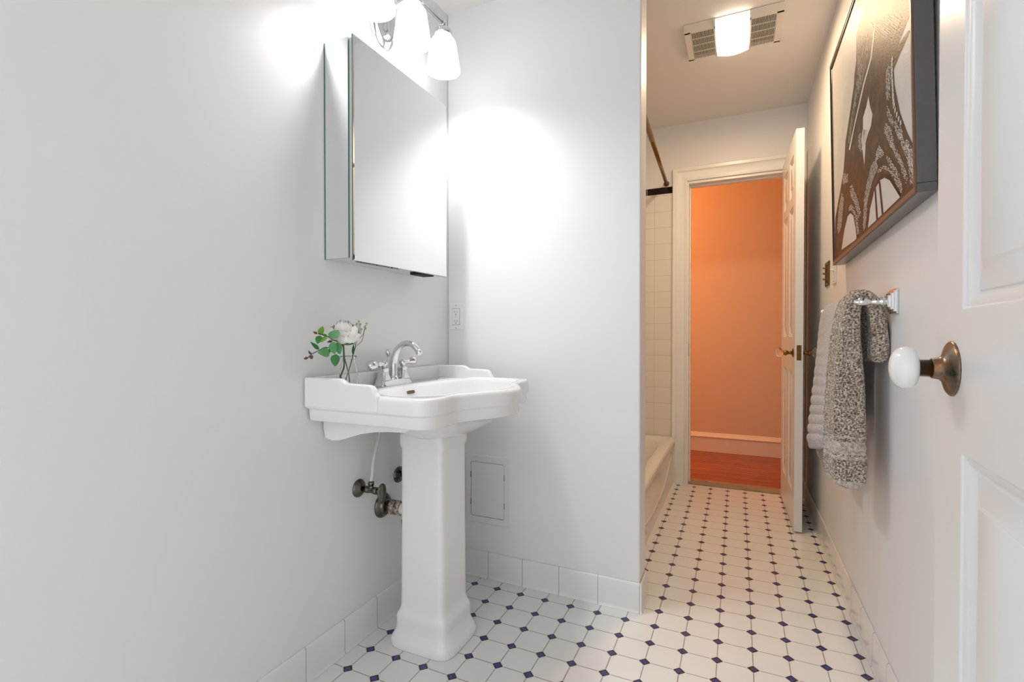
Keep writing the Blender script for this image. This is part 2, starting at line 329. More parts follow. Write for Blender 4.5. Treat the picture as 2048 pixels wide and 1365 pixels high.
# glazed baseboard tiles with a small cove at the foot
bt = [(0, 0), (.013, 0), (.0095, .004), (.008, .012), (.008, .100), (.006, .106), (.002, .1085), (0, .1085)]
def baseb(name, m, P, e, nx, label):
    q = MB(); q.prism([V(P)+V(nx)*a+V((0,0,b)) for a, b in bt], e); return struct(q.build(name, m, None, .0015, 2), label, 'baseboard')
baseb('baseboard_left', M['base_y'], (XL, YN, 0), (0, YM-YN, 0), (1,0,0), 'white tile baseboard under the sink wall')
baseb('baseboard_right', M['base_y'], (XR, YN, 0), (0, 3.51-YN, 0), (-1,0,0), 'white tile baseboard below the towels')
q = MB()   # one run along the partition, mitred round its end
q.loft([[V((XL+.008, YM-a, z)) for a, z in bt], [V((-.319+a, YM-a, z)) for a, z in bt], [V((-.319+a, 1.93, z)) for a, z in bt]], 0, False)
struct(q.build('baseboard_middle', M['base_x'], None, .002, 2), 'white tile baseboard along the partition wall', 'baseboard')
# tub surround tile
struct(boxo('wall_tub_back', (XL, YB-.008, .30), (-.405, YB, 1.982), M['wall_tile']), 'cream square tiles above the tub', 'wall')
struct(boxo('wall_tub_side', (XL, 1.93, .30), (XL+.008, YB-.008, 1.982), M['wall_tile']), 'cream square tiles along the tub', 'wall')
q = MB()
for i in range(5):
    x1 = -.4075-i*.1545+.003
    if i == 0: x0 = -.5745
    else: x1 = -.5775-(i-1)*.1545; x0 = max(x1-.1515, XL+.008)
    if x1-x0 > .01: q.box((x0, YB-.009, 1.9845), (x1, YB, 2.0295))
struct(q.build('trim_1', M['black'], None, .0015, 2), 'black tile border strip above the cream tub tiles', 'trim')
struct(boxo('trim_2', (XL, YB-.006, 1.982), (-.405, YB, 2.033), M['white_plastic']), 'white grout bed of the black border', 'trim')
# door casing, jambs, saddle
def sweep(path, prof, y, name, m, label):   # prof: (offset outward, thickness)
    q = MB(); loops = []
    n = len(path)
    for i, (x, z) in enumerate(path):
        d0 = V((path[i][0]-path[i-1][0], path[i][1]-path[i-1][1])).normalized() if i else None
        d1 = V((path[i+1][0]-path[i][0], path[i+1][1]-path[i][1])).normalized() if i < n-1 else None
        n0 = V((-d0.y, d0.x)) if d0 else None; n1 = V((-d1.y, d1.x)) if d1 else None
        if n0 and n1: nn = (n0+n1); nn = nn/ (1+n0.dot(n1))
        else: nn = n0 or n1
        loops.append([V((x+nn.x*o, y-t, z+nn.y*o)) for o, t in prof])
    q.loft(loops, 0, False); return struct(q.build(name, m, None, .0012, 2), label, 'door casing')
cp = [(0, 0), (0, .010), (.004, .014), (.010, .014), (.014, .011), (.020, .011), (.030, .012), (.058, .017), (.064, .022), (.068, .026), (.088, .026), (.092, .022), (.092, 0)]
sweep([(-.313, 0), (-.313, 2.052), (.292, 2.052), (.292, 0)], cp, YB, 'trim_3', M['trim'], 'white moulded casing around the far doorway')
q = MB(); q.box((-.317, YB-.0015, 0), (-.3, YB+.1215, 2.049)); q.box((.283, YB-.0015, 0), (.3, YB+.1215, 2.049)); q.box((-.3, YB-.0015, 2.035), (.283, YB+.1215, 2.049))
q.box((-.300, YB+.045, 0), (-.290, YB+.085, 2.035)); q.box((.273, YB+.045, 0), (.283, YB+.085, 2.035)); q.box((-.29, YB+.045, 2.024), (.273, YB+.085, 2.035))
jb = struct(q.build('trim_4', M['trim'], None, .0015, 2), 'white door jamb with stop', 'door jamb')
q = MB(); q.box((-.3035, YB+.004, .87), (-.299, YB+.030, .955)); q.build('strike_plate', M['brass'], jb, .001)
struct(boxo('trim_5', (-.30, YB+.002, 0), (.283, YB+.12, .007), M['marble'], None, .003), 'grey beige stone threshold in the far doorway', 'threshold')

# ------------------------------------------------------------------ six panel doors
def leaf(name, w, h, t, xb, zb, org, X, label, loc):
    """xb, zb: lists of breaks; odd cells in both are panels. org: corner, X: direction along the width"""
    X = V(X).normalized(); Y = V((0,0,1)).cross(X); mt = Matrix(((X.x, Y.x, 0, org[0]), (X.y, Y.y, 0, org[1]), (0, 0, 1, org[2]), (0,0,0,1)))
    q = MB()
    for side in (0, 1):
        y = 0 if side == 0 else t; sg = 1 if side == 0 else -1
        for i in range(len(xb)-1):
            for j in range(len(zb)-1):
                x0, x1, z0, z1 = xb[i], xb[i+1], zb[j], zb[j+1]
                if i % 2 and j % 2:
                    def ring(o, d): return [V((x0+o, y+sg*d, z0+o)), V((x1-o, y+sg*d, z0+o)), V((x1-o, y+sg*d, z1-o)), V((x0+o, y+sg*d, z1-o))]
                    q.loft([ring(0, 0), ring(.002, .003), ring(.006, .0035), ring(.011, .006), ring(.015, .0105), ring(.018, .0115), ring(.0185, .0095), ring(.046, .0035), ring(.049, .0015)], 0, False, False, True)
                else:
                    q.add([(x0,y,z0),(x1,y,z0),(x1,y,z1),(x0,y,z1)], [(0,1,2,3)])
    q.add([(0,0,0),(0,t,0),(0,t,h),(0,0,h)], [(0,1,2,3)]); q.add([(w,0,0),(w,t,0),(w,t,h),(w,0,h)], [(0,1,2,3)])
    q.add([(0,0,0),(w,0,0),(w,t,0),(0,t,0)], [(0,1,2,3)]); q.add([(0,0,h),(w,0,h),(w,t,h),(0,t,h)], [(0,1,2,3)])
    o = bpy.data.objects.new(name, None); C.objects.link(o); o.location = loc; struct(o, label, 'door')
    q.build('door_leaf', M['door'], o, .0012, 2, mt, weld=True)
    return o, mt, X, Y
def zb_for(h): return [0, .185, .815, .995, 1.685, 1.745, 1.952, h]
# far door, folded back against the corridor wall
w1 = .62; xb = [0, .098, .265, .362, .526, w1]
d1, mt1, X1, Y1 = leaf('door_1', w1, 2.05, .037, xb, zb_for(2.05), (.2525, 3.496, .009), (.0145, -.62, 0), 'white six panel door standing open at the far end', (.25, 3.49, .009))
def knobset(d, mt, w, t, z, kind, back=.06):
    for side in (0, 1):
        s = -1 if side == 0 else 1; y0 = 0 if side == 0 else t
        O = mt @ V((w-back, y0, z)); A = (mt.to_3x3() @ V((0, s, 0)))
        if kind == 'glass':
            q = MB(); q.lathe([(.024, 0), (.024, .002), (.021, .004), (.010, .007), (.010, .012)], O, A, 28); q.build('rosette', M['brass'], d)
            q = MB(); q.lathe([(.010, .010), (.008, .016), (.0085, .024), (.013, .030), (.0145, .034), (.0145, .038), (.011, .041), (.013, .044), (.0125, .047)], O, A, 24); sh = q.build('knob_shank', M['brass'], d)
            q = MB(); q.lathe([(.009, .046), (.016, .049), (.0245, .057), (.0265, .066), (.0245, .073), (.018, .079), (.008, .081)], O, A, 12); k = q.build('door_knob', M['crystal'], d); tag(k, 'faceted clear glass knob')
            for p in k.data.polygons: p.use_smooth = False
        else:
            q = MB(); q.lathe([(.0335, 0), (.0335, .0015), (.031, .0035), (.022, .0065), (.0165, .009), (.0135, .013), (.0125, .019), (.0118, .020)], O, A, 40)
            ro = q.build('rosette', M['patina'], d); tag(ro, 'worn brass rosette')
            tz = (mt.to_3x3() @ V((1, 0, 0)))
            q = MB(); q.lathe([(.0032, .004), (.0032, .0072), (.0022, .0078)], O-tz*.0245-V((0,0,.004)), A, 14); q.build('rosette_screw', M['slot'], ro)
            q = MB(); q.lathe([(.0106, .016), (.0106, .0325), (.0112, .0325), (.0112, .034)], O, A, 32); q.build('knob_shank', M['patina'], d)
            q = MB(); q.lathe([(.010, .0333), (.0165, .0338), (.0224, .0362), (.0260, .0405), (.0270, .0452), (.0262, .0500), (.0237, .0543), (.0187, .0580), (.0127, .0603), (.006, .0615), (.001, .0617)], O, A, 48); k = q.build('door_knob', M['porcelain'], d); tag(k, 'white porcelain egg shaped knob')
knobset(d1, mt1, w1, .037, .912, 'glass')
q = MB(); q.box((w1-.0005, .008, .875), (w1+.0012, .029, .952)); lp = q.build('latch_plate', M['brass'], d1, .0005, 2, mt1)
q = MB(); q.box((w1, .012, .905), (w1+.006, .025, .923)); q.build('latch_bolt', M['patina'], lp, .001, 2, mt1)
# near door, beside the camera
w2 = .70; e2 = V((.045, .999, 0)).normalized(); latch = V((.2407, .828, .008)); hin = latch-e2*w2; t2 = .038; Yv = V((0,0,1)).cross(e2)
d2, mt2, X2, Y2 = leaf('door_2', w2, 2.05, t2, [0, .097, .300, .402, .606, w2], [0, .19, .8655, 1.0335, 1.70, 1.76, 1.952, 2.05], hin-Yv*t2, e2, 'white six panel door swung open at the right edge', (hin.x, hin.y, .008))
knobset(d2, mt2, w2, t2, .962, 'china')
q = MB(); q.box((w2-.0005, .008, .925), (w2+.0012, .029, 1.0)); q.build('latch_plate', M['brass'], d2, .0005, 2, mt2)

# ------------------------------------------------------------------ bathtub
t = thing('bathtub', (-.76, 2.73, 0), 'cream alcove bathtub with a rolled rim behind the partition wall', 'bathtub')
q = MB()
def rr(x0, x1, y0, y1, z, e=12, n=80): return sup((x0+x1)/2, (y0+y1)/2, (x1-x0)/2, (y1-y0)/2, z, n, e)
tx0, tx1, ty0, ty1 = XL+.010, -.380, 1.935, YB-.010
q.loft([rr(tx0, tx1-.012, ty0, ty1, .27, 60), rr(tx0, tx1, ty0, ty1, .285, 60), rr(tx0, tx1, ty0, ty1, .305, 60), rr(tx0, tx1-.005, ty0, ty1, .314, 50), rr(tx0+.01, tx1-.016, ty0+.01, ty1-.01, .318, 40),
        rr(tx0+.05, tx1-.06, ty0+.06, ty1-.06, .316, 8), rr(tx0+.062, tx1-.075, ty0+.075, ty1-.075, .305, 6), rr(tx0+.08, tx1-.10, ty0+.10, ty1-.13, .2, 5), rr(tx0+.10, tx1-.12, ty0+.13, ty1-.2, .1, 4.5), rr(tx0+.16, tx1-.18, ty0+.2, ty1-.3, .065, 4)], 0, True, False, True)
q.build('basin', M['tub'], t)
q = MB(); q.prism([(-.392, ty0, 0), (-.392, ty1, 0), (-.394, ty1, .285), (-.394, ty0, .285)], (-.02, 0, 0)); ap = q.build('apron', M['tub'], t)
q = MB(); q.tube(cat_rom([(-.3915, 3.40, .235), (-.3915, 3.30, .20), (-.3915, 3.18, .155), (-.3915, 3.05, .118), (-.3915, 2.85, .100), (-.3915, 2.6, .098), (-.3915, 2.35, .118), (-.3915, 2.2, .155), (-.3915, 2.06, .235)], 6), .004, 8); q.build('apron_bead', M['tub'], ap)
q = MB(); q.prism([(-.392, ty0, 0), (-.377, ty0, 0), (-.392, ty0, .012)], (0, ty1-ty0-.02, 0)); q.build('caulk_line', M['white_plastic'], t)
# shower rod
t = thing('shower_rod', (-.42, 2.73, 2.05), 'bronze toned shower curtain rod high above the tub', 'shower rod')
a, b = V((-.447, YB, 2.053)), V((-.390, 1.93, 2.05)); mid = a.lerp(b, .52)
q = MB(); q.tube([a, mid], .0115, 16); q.build('thin_tube', M['brass'], t)
q = MB(); q.tube([mid, b], .0135, 16); q.build('thick_tube', M['brass'], t)
for P, ax in ((a, (b-a)), (b, (a-b))):
    q = MB(); q.lathe([(.019, 0), (.019, .004), (.016, .010), (.0155, .022)], P, ax, 24); q.build('end_flange', M['brass'], t)

# ------------------------------------------------------------------ pedestal sink with its faucet
YC = 1.385
sink = thing('pedestal_sink', (-.92, 1.384, 0), 'white pedestal sink with stepped rim against the grey wall', 'sink')
half = [(-1.131, .349), (-1.05, .350), (-.97, .350), (-.89, .350), (-.866, .3465), (-.846, .348), (-.795, .3505), (-.755, .3505), (-.728, .341), (-.711, .317), (-.703, .28), (-.7035, .245), (-.7035, .218), (-.694, .187), (-.675, .150), (-.645, .100), (-.622, .048), (-.615, 0)]
pts = [(x, -d) for x, d in half]+[(x, d) for x, d in half[-2::-1]]
dense = [(p.x, p.y) for p in cat_rom([(x, d, 0) for x, d in pts], 8)]
CX = -.90
def rad(th):
    c, s = math.cos(th), math.sin(th); best = .3
    n = len(dense)
    for i in range(n):
        (x0, y0), (x1, y1) = dense[i], dense[(i+1) % n]
        x0 -= CX; x1 -= CX
        den = (x1-x0)*s-(y1-y0)*c
        if abs(den) < 1e-9: continue
        t = (y0*c-x0*s)/den
        if -1e-6 <= t <= 1+1e-6:
            r = (x0+t*(x1-x0))*c+(y0+t*(y1-y0))*s
            if r > 0: best = r
    return best
NS = 200; TH = [2*PI*i/NS for i in range(NS)]; RD = [rad(a) for a in TH]
def topz(x, z): 
    f = max(0, min(1, (-.93-x)/.06)); return z-.006*f*f*(3-2*f)
def ol(o, z, vary=False):
    L = []
    for a, r in zip(TH, RD):
        # keep the flat back against the wall
        x, y = CX+(r-o)*math.cos(a), YC+(r-o)*math.sin(a)
        if math.cos(a) < 0 and r*abs(math.cos(a)) > .2305: x = max(x-(o*abs(math.cos(a))), -1.131)
        L.append(V((x, y, topz(x, z) if vary else z)))
    return L
def el(cx, rx, ry, z, e=2., vary=False):
    L = []
    for a in TH:
        c, s = math.cos(a), math.sin(a); k = (abs(c/rx)**e+abs(s/ry)**e)**(-1/e)
        x = cx+k*c; L.append(V((x, YC+k*s, topz(x, z) if vary else z)))
    return L
def inn(o, z, vary=False):
    # opening of the bowl: an oval that follows the stepped rim at a constant margin
    L = []
    for a, r in zip(TH, RD):
        c, s = math.cos(a), math.sin(a); d = CX+.842; rx, ry = .190, .310
        A = (c/rx)**2+(s/ry)**2; B = d*c/rx**2; Cc = (d/rx)**2-1
        re = (-B+math.sqrt(B*B-A*Cc))/A; rb = r-.026
        k = .02; h = max(0, min(1, .5+.5*(re-rb)/k)); rr_ = re+(rb-re)*h-k*h*(1-h)
        rr_ -= o*(1 if o < .02 else 1+ (o-.02)*4)
        x = CX+rr_*c; L.append(V((x, YC+rr_*s, topz(x, z) if vary else z)))
    return L
q = MB()
q.loft([el(-.915, .05, .05, .676), el(-.912, .085, .088, .682), el(-.908, .125, .130, .698), el(-.900, .165, .180, .722), el(-.898, .200, .235, .745), el(-.897, .222, .275, .760), ol(.020, .7645), ol(.013, .7655), ol(.010, .769), ol(.0085, .796), ol(.007, .7995), ol(.0015, .8015), ol(0, .806), ol(0, .829), ol(.0015, .837), ol(.005, .8435), ol(.010, .8464, True), ol(.016, .8470, True),
        inn(0, .8464, True), inn(.004, .8445, True), inn(.008, .8395, True), inn(.012, .830), inn(.022, .800), inn(.045, .765), el(-.838, .10, .15, .737), el(-.845, .05, .08, .722), el(-.848, .022, .022, .719)], 0, True, True, True)
basin = q.build('basin', M['china'], sink)
q = MB()
ear = [(-1.131, .803), (-1.131, .8905), (-1.006, .8905), (-.997, .8895), (-.989, .885), (-.980, .8795), (-.970, .878), (-.898, .8765), (-.888, .8735), (-.882, .867), (-.878, .858), (-.872, .851), (-.866, .847), (-.866, .803)]
q.prism([(x, YC-.3505, z) for x, z in ear], (0, .022, 0)); q.prism([(x, YC+.3285, z) for x, z in ear], (0, .022, 0))
q.box((-1.131, YC-.34, .80), (-1.117, YC+.34, .8895))
q.build('backsplash', M['china'], basin, .0055, 4)
q = MB()
tail = [(-1.131, .775), (-1.131, .735), (-1.126, .712), (-1.115, .700), (-1.095, .6965), (-1.065, .700), (-1.03, .7115), (-.985, .7255), (-.94, .734), (-.89, .739), (-.83, .742), (-.80, .760), (-.80, .775)]
q.prism([(x, YC-.28, z) for x, z in tail], (0, .012, 0)); q.prism([(x, YC+.268, z) for x, z in tail], (0, .012, 0)); q.box((-1.131, YC-.275, .70), (-1.119, YC+.275, .775))
q.build('rear_skirt', M['china'], basin, .004, 3)
q = MB(); q.prism([(-.643, 1.515, .772), (-.643, 1.515, .794), (-.646, 1.518, .794), (-.646, 1.518, .772)], (.004, .001, 0)); 
q = MB()
q.lathe([(.022, .7195), (.022, .7215), (.017, .7215), (.015, .720)], (-.848, YC, 0), n=24); q.build('drain_ring', M['chrome'], basin)
ov = MB(); oc = V((-1.0155, 1.385, .8165)); nrm = V((.94, 0, .34)).normalized(); tx = V((0,1,0)); ty = nrm.cross(tx)
ov.loft([[oc+nrm*d+tx*(.021*s*math.copysign(abs(math.cos(a))**.4, math.cos(a)))+ty*(.0055*s*math.copysign(abs(math.sin(a))**.4, math.sin(a))) for a in [2*PI*i/28 for i in range(28)]] for s, d in ((1, -.002), (1, .0024), (.82, .0026), (.78, .0014))], 0, False)
tag(ov.build('overflow_cover', M['patina'], basin), 'dark overflow slot cover inside the bowl')
q = MB(); PC = (-.921, 1.385)
for hx, hy, z, e in []: pass
lv = [(.1185,.1075,0,5),(.1205,.1095,.004,5),(.1205,.1095,.012,5),(.1185,.1078,.021,5.5),(.1135,.1035,.030,6),(.1070,.0985,.040,6.5),(.1015,.0940,.051,7),(.0985,.0915,.061,8),(.0975,.0905,.0695,9),(.0975,.0905,.0705,9),(.0972,.0902,.092,9),(.0968,.0898,.098,9),(.0945,.0882,.1035,9),(.0900,.0855,.110,9),(.0862,.0830,.119,9),(.0845,.0818,.131,9),(.0838,.0812,.145,9),(.0830,.0808,.20,9),(.0820,.0800,.40,9),(.0815,.0795,.636,9),(.0820,.0800,.642,9),(.0855,.0835,.652,9),(.0868,.0846,.660,9),(.0868,.0846,.688,9),(.0850,.083,.6915,9)]
q.loft([sup(PC[0], PC[1], hx, hy, z, 96, e) for hx, hy, z, e in lv])
q.build('pedestal', M['china'], sink)
# faucet
FX, FY, FZ = -1.088, 1.385, .8408
q = MB()
def fr(hx, hy, z, e=7): return sup(FX, FY, hx, hy, z, 48, e)
q.loft([fr(.026, .083, FZ-.002), fr(.026, .083, FZ+.001), fr(.0245, .0805, FZ+.006), fr(.021, .077, FZ+.012), fr(.0195, .0755, FZ+.0175), fr(.0185, .0745, FZ+.0185), fr(.018, .074, FZ+.019)])
fau = q.build('faucet', M['chrome'], sink); tag(fau, 'chrome centre set faucet')
q = MB(); sp = cat_rom([(FX, FY, FZ+.016), (FX, FY, FZ+.045), (FX+.003, FY, FZ+.085), (FX+.016, FY, FZ+.118), (FX+.040, FY, FZ+.139), (FX+.066, FY, FZ+.143), (FX+.089, FY, FZ+.133), (FX+.106, FY, FZ+.114)], 7)
n = len(sp); q.tube(sp, [.0150-.0055*min(1, i/(n*.7)) for i in range(n)], 20)
q.lathe([(.0185, 0), (.0185, .004), (.0165, .008), (.0145, .014)], (FX, FY, FZ+.016), n=28)
spo = q.build('spout', M['chrome'], fau)
q = MB(); q.lathe([(.0098, -.004), (.0112, -.002), (.0112, .006), (.0098, .008), (.009, .009)], sp[-1], sp[-1]-sp[-2], 24); q.build('aerator', M['chrome'], fau)
for sg in (-1, 1):
    y = FY+sg*.052; q = MB()
    q.loft([sup(FX, y, r, r, FZ+h, 36, 6) for r, h in ((.0205,.017),(.0205,.021),(.0185,.024),(.0165,.030),(.0145,.040),(.0135,.050),(.0145,.054),(.0145,.057),(.011,.060))])
    q.lathe([(.008, .058), (.0075, .063), (.011, .067), (.0135, .073), (.0125, .079), (.008, .084), (.002, .086)], (FX, y, FZ), n=24)
    k_ = 1.1 if sg < 0 else .84
    q.lathe([(r*(1.05 if sg < 0 else .95), h_*k_) for r, h_ in [(.007, 0), (.0095, .008), (.0085, .014), (.0105, .022), (.0075, .027), (.0095, .034), (.0145, .046), (.0168, .058), (.0145, .070), (.007, .077), (.001, .0785)]], (FX, y+sg*.004, FZ+.0735), (.12, sg, .10 if sg > 0 else -.02), 24)
    q.build('handle', M['chrome'], fau)
q = MB(); q.tube([(FX-.020, FY-.004, FZ+.012), (FX-.020, FY-.004, FZ+.098)], .0025, 10); q.lathe([(.003, 0), (.0045, .003), (.009, .010), (.0105, .016), (.0075, .023), (.003, .026)], (FX-.020, FY-.004, FZ+.096), n=20); q.build('lift_rod', M['chrome'], fau)

# ------------------------------------------------------------------ plumbing under the sink
def valve(y, z, rot, label):
    t = thing('shutoff_valve', (XL, y, z), label, 'valve', None)
    X0 = XL
    q = MB(); q.lathe([(.030, 0), (.030, .002), (.028, .005), (.022, .011), (.014, .017), (.011, .019)], (X0, y, z), (1,0,0), 32); q.build('escutcheon', M['old_chrome'], t)
    q = MB(); q.lathe([(.0085, .015), (.0085, .030), (.0115, .032), (.0115, .040), (.010, .042), (.010, .062), (.0118, .064), (.0118, .076), (.008, .078), (.0045, .080), (.0045, .096)], (X0, y, z), (1,0,0), 20)
    q.lathe([(.0075, 0), (.0075, .016)], (X0+.052, y, z), (0,0,1), 18); q.build('valve_body', M['old_chrome'], t)
    q = MB(); q.lathe([(.0065, .016), (.0105, .0165), (.0105, .026), (.0075, .029), (.005, .030)], (X0+.052, y, z), (0,0,1), 6); q.build('compression_nut', M['old_chrome'], t)
    hp = [(.004, .000), (.022, .001), (.0300, .0035), (.0300, .0065), (.022, .009), (.004, .010)]
    q = MB()
    if rot: q.lathe(hp, (X0+.091, y, z-.003), (1,0,0), 36, sy=.68, up=(0,0,1))
    else:
        q.lathe(hp, (X0+.040, y-.012, z+.027), (.15,0,1), 36, sy=.5, up=(0,1,0)); q.tube([(X0+.046, y-.006, z+.008), (X0+.041, y-.012, z+.03)], .004, 10)
    q.build('oval_handle', M['old_chrome'], t)
    return t
valve(1.263, .506, True, 'aged chrome shutoff valve with white supply tube, left of the sink pedestal')
valve(1.474, .497, False, 'dark chrome shutoff valve mostly hidden behind the sink pedestal')
q = MB(); q.tube(cat_rom([(XL+.052, 1.263, .534), (XL+.054, 1.266, .555), (XL+.050, 1.275, .590), (XL+.046, 1.292, .630), (XL+.045, 1.312, .675), (XL+.047, 1.328, .725), (XL+.047, 1.330, .745)], 6), .0052, 12)
o = q.build('supply_tube', M['supply']); tag(o, 'white plastic supply tube rising from the valve to the sink underside', 'supply tube')
q = MB(); q.tube(cat_rom([(XL+.052, 1.474, .525), (XL+.054, 1.466, .60), (XL+.047, 1.435, .69), (XL+.047, 1.432, .745)], 6), .0052, 12)
o = q.build('supply_tube', M['supply']); tag(o, 'second supply tube hidden behind the sink pedestal', 'supply tube')
t = thing('drain_pipe', (XL, 1.382, .41), 'corroded drain pipe with wall flange behind the pedestal', 'drain pipe')
q = MB(); q.lathe([(.043, 0), (.043, .003), (.040, .008), (.032, .014), (.030, .016), (.030, .020), (.0235, .024), (.021, .025)], (XL, 1.382, .412), (1,0,0), 40); q.build('wall_flange', M['old_chrome'], t)
q = MB(); q.lathe([(.0185, .018), (.0185, .070)], (XL, 1.382, .412), (1,0,0), 28); q.build('waste_arm', M['patina'], t)
q = MB(); q.lathe([(.024, .040), (.027, .043), (.027, .058), (.024, .061)], (XL, 1.382, .412), (1,0,0), 8); q.lathe([(.0245, .060), (.0245, .082), (.021, .084)], (XL, 1.382, .412), (1,0,0), 28); tag(q.build('slip_nut', M['corroded'], t), 'rust stained slip nut')
q = MB(); q.tube(cat_rom([(XL+.080, 1.382, .412), (XL+.100, 1.382, .412), (XL+.112, 1.382, .400), (XL+.113, 1.382, .380)], 5), .0195, 20); q.build('elbow', M['pvc'], t)
q = MB(); q.lathe([(.024, 0), (.026, -.004), (.026, -.026), (.022, -.030)], (XL+.113, 1.382, .382), n=10); q.build('trap_nut', M['corroded'], t)
q = MB(); q.tube(cat_rom([(XL+.113, 1.382, .360), (XL+.113, 1.382, .325), (XL+.118, 1.383, .285), (XL+.145, 1.384, .262), (XL+.180, 1.384, .268), (XL+.205, 1.384, .30), (XL+.213, 1.384, .35), (XL+.213, 1.384, .676)], 6), .0185, 20); q.build('trap', M['pvc'], t)

# ------------------------------------------------------------------ access panel and outlet on the partition wall
t = thing('access_panel', (-.938, YM, .37), 'flat white plastic access panel on the wall beside the pedestal', 'access panel')
px0, px1, pz0, pz1 = -1.043, -.835, .228, .511
def rrect(x0, x1, z0, z1, y, r=.006, n=5):
    o = []
    for cx, cz, a0 in ((x1-r, z1-r, 0), (x0+r, z1-r, 90), (x0+r, z0+r, 180), (x1-r, z0+r, 270)):
        for i in range(n+1):
            a = math.radians(a0+90*i/n); o.append(V((cx+r*math.cos(a), y, cz+r*math.sin(a))))
    return o
ix0, ix1, iz0, iz1 = -1.016, -.863, .256, .481
q = MB()
q.loft([rrect(px0, px1, pz0, pz1, YM, .004), rrect(px0, px1, pz0, pz1, YM-.007, .004), rrect(px0+.002, px1-.002, pz0+.002, pz1-.002, YM-.009, .004), rrect(ix0-.0016, ix1+.0016, iz0-.0016, iz1+.0016, YM-.009, .008), rrect(ix0-.0016, ix1+.0016, iz0-.0016, iz1+.0016, YM-.001, .008)], 0, False, False, False)
q.build('panel_frame', M['panel'], t)
q = MB(); q.loft([rrect(ix0-.0016, ix1+.0016, iz0-.0016, iz1+.0016, YM-.0012, .008), rrect(ix0, ix1, iz0, iz1, YM-.0014, .007), rrect(ix0, ix1, iz0, iz1, YM-.0075, .007), rrect(ix0+.001, ix1-.001, iz0+.001, iz1-.001, YM-.0084, .007)], 0, False, False, True)
pd = q.build('panel_door', M['panel'], t)
for x in (ix0-.0008, ix1+.0008):
    for z in (.300, .415):
        q = MB(); q.box((x-.0012, YM-.0093, z), (x+.0012, YM-.002, z+.024)); q.build('latch_slot', M['slot'], pd)
t = thing('electrical_outlet', (-1.09, YM, 1.09), 'white rectangular electrical outlet in the corner above the sink', 'outlet')
q = MB(); q.loft([rrect(-1.1252, -1.0558, 1.0335, 1.148, YM, .004), rrect(-1.1252, -1.0558, 1.0335, 1.148, YM-.003, .004), rrect(-1.1222, -1.0588, 1.0365, 1.145, YM-.0058, .004)], 0, False); q.build('cover_plate', M['white_plastic'], t)
q = MB(); q.loft([rrect(-1.1075, -1.0735, 1.0565, 1.125, YM-.005, .002), rrect(-1.1075, -1.0735, 1.0565, 1.125, YM-.0072, .002)], 0, False); rc = q.build('receptacle', M['white_plastic'], t)
q = MB()
q.loft([rrect(-1.1085, -1.0725, 1.0555, 1.126, YM-.0055, .002), rrect(-1.1085, -1.0725, 1.0555, 1.126, YM-.0060, .002)], 0, False)
for z in (1.108, 1.070):
    for x, h in ((-1.0965, .008), (-1.0845, .0065)): q.box((x-.0009, YM-.0074, z-h/2+.003), (x+.0009, YM-.006, z+h/2+.003))
    q.lathe([(.0022, .006), (.0022, .0074)], (-1.0905, YM, z-.007), (0,-1,0), 12)
q.build('socket_slot', M['slot'], rc)
q = MB(); q.box((-1.094, YM-.0078, 1.0925), (-1.087, YM-.007, 1.0965)); q.box((-1.094, YM-.0078, 1.0860), (-1.087, YM-.007, 1.0895)); q.build('test_button', M['cab_metal'], rc, .0004, 2)
for z in (1.139, 1.0425):
    q = MB(); q.lathe([(.0028, .005), (.0028, .0066), (.002, .0070)], (-1.0905, YM, z), (0,-1,0), 14); q.build('plate_screw', M['steel'], t)

# ------------------------------------------------------------------ mirrored medicine cabinet
cy0, cy1, cz0, cz1 = 1.120, 1.627, 1.2405, 1.890
t = thing('medicine_cabinet', (XL, 1.373, cz0), 'mirrored medicine cabinet hung on the wall above the sink', 'cabinet')
q = MB(); q.box((XL, cy0+.006, cz0), (XL+.109, cy1-.035, cz1-.002)); q.build('cabinet_body', M['cab_metal'], t, .0015, 2)
q = MB(); q.box((XL+.0005, cy0, cz0), (XL+.0925, cy0+.006, cz1-.002)); q.m = [0]*6; q.m[2] = 0
sm = q.build('side_mirror', [M['mirror'], M['glass_edge']], t)
for p in sm.data.polygons: p.material_index = 0 if p.normal.y < -.9 else 1
q = MB(); q.box((XL+.0005, cy0-.0012, cz0-.001), (XL+.0035, cy0+.004, cz1)); q.build('side_mirror_edge', M['glass_edge'], sm)
q = MB(); dx = -1.0235; ins = .005
def vr(o, x): return [V((x, cy0+o, cz0-.009+o)), V((x, cy1-o, cz0-.003+o)), V((x, cy1-o, cz1+.004-o)), V((x, cy0+o, cz1+.002-o))]
q.loft([vr(0, dx-.0045), vr(0, dx), vr(ins, dx+.0004), vr(ins+.0005, dx+.0004)], 0, False)
dm = q.build('mirror_door', [M['mirror'], M['glass_edge']], t)
for p in dm.data.polygons: p.material_index = 0 if p.normal.x > .5 else 1
q = MB(); q.box((dx-.0062, cy0+.002, cz0-.006), (dx-.0047, cy1-.004, cz1)); q.build('door_backing', M['cab_metal'], t)
q = MB(); q.box((XL+.098, cy0+.022, cz0-.0125), (XL+.1005, cy0+.225, cz0+.001)); q.box((XL+.098, cy0+.022, cz0-.0015), (XL+.109, cy0+.35, cz0-.0003)); br = q.build('hinge_bracket', M['steel'], t, .0005, 2)
for y in (cy0+.044, cy0+.116, cy0+.190):
    q = MB(); q.lathe([(.0032, 0), (.0032, .0012), (.002, .002)], (XL+.1005, y, cz0-.006), (1,0,0), 14); q.build('bracket_screw', M['slot'], br)
q = MB(); q.box((XL+.06, cy0+.345, cz0-.0105), (XL+.1045, cy0+.43, cz0-.0004)); q.build('shadow_gap_block', M['slot'], t)  # solid dark block painted in for the shade of the open gap

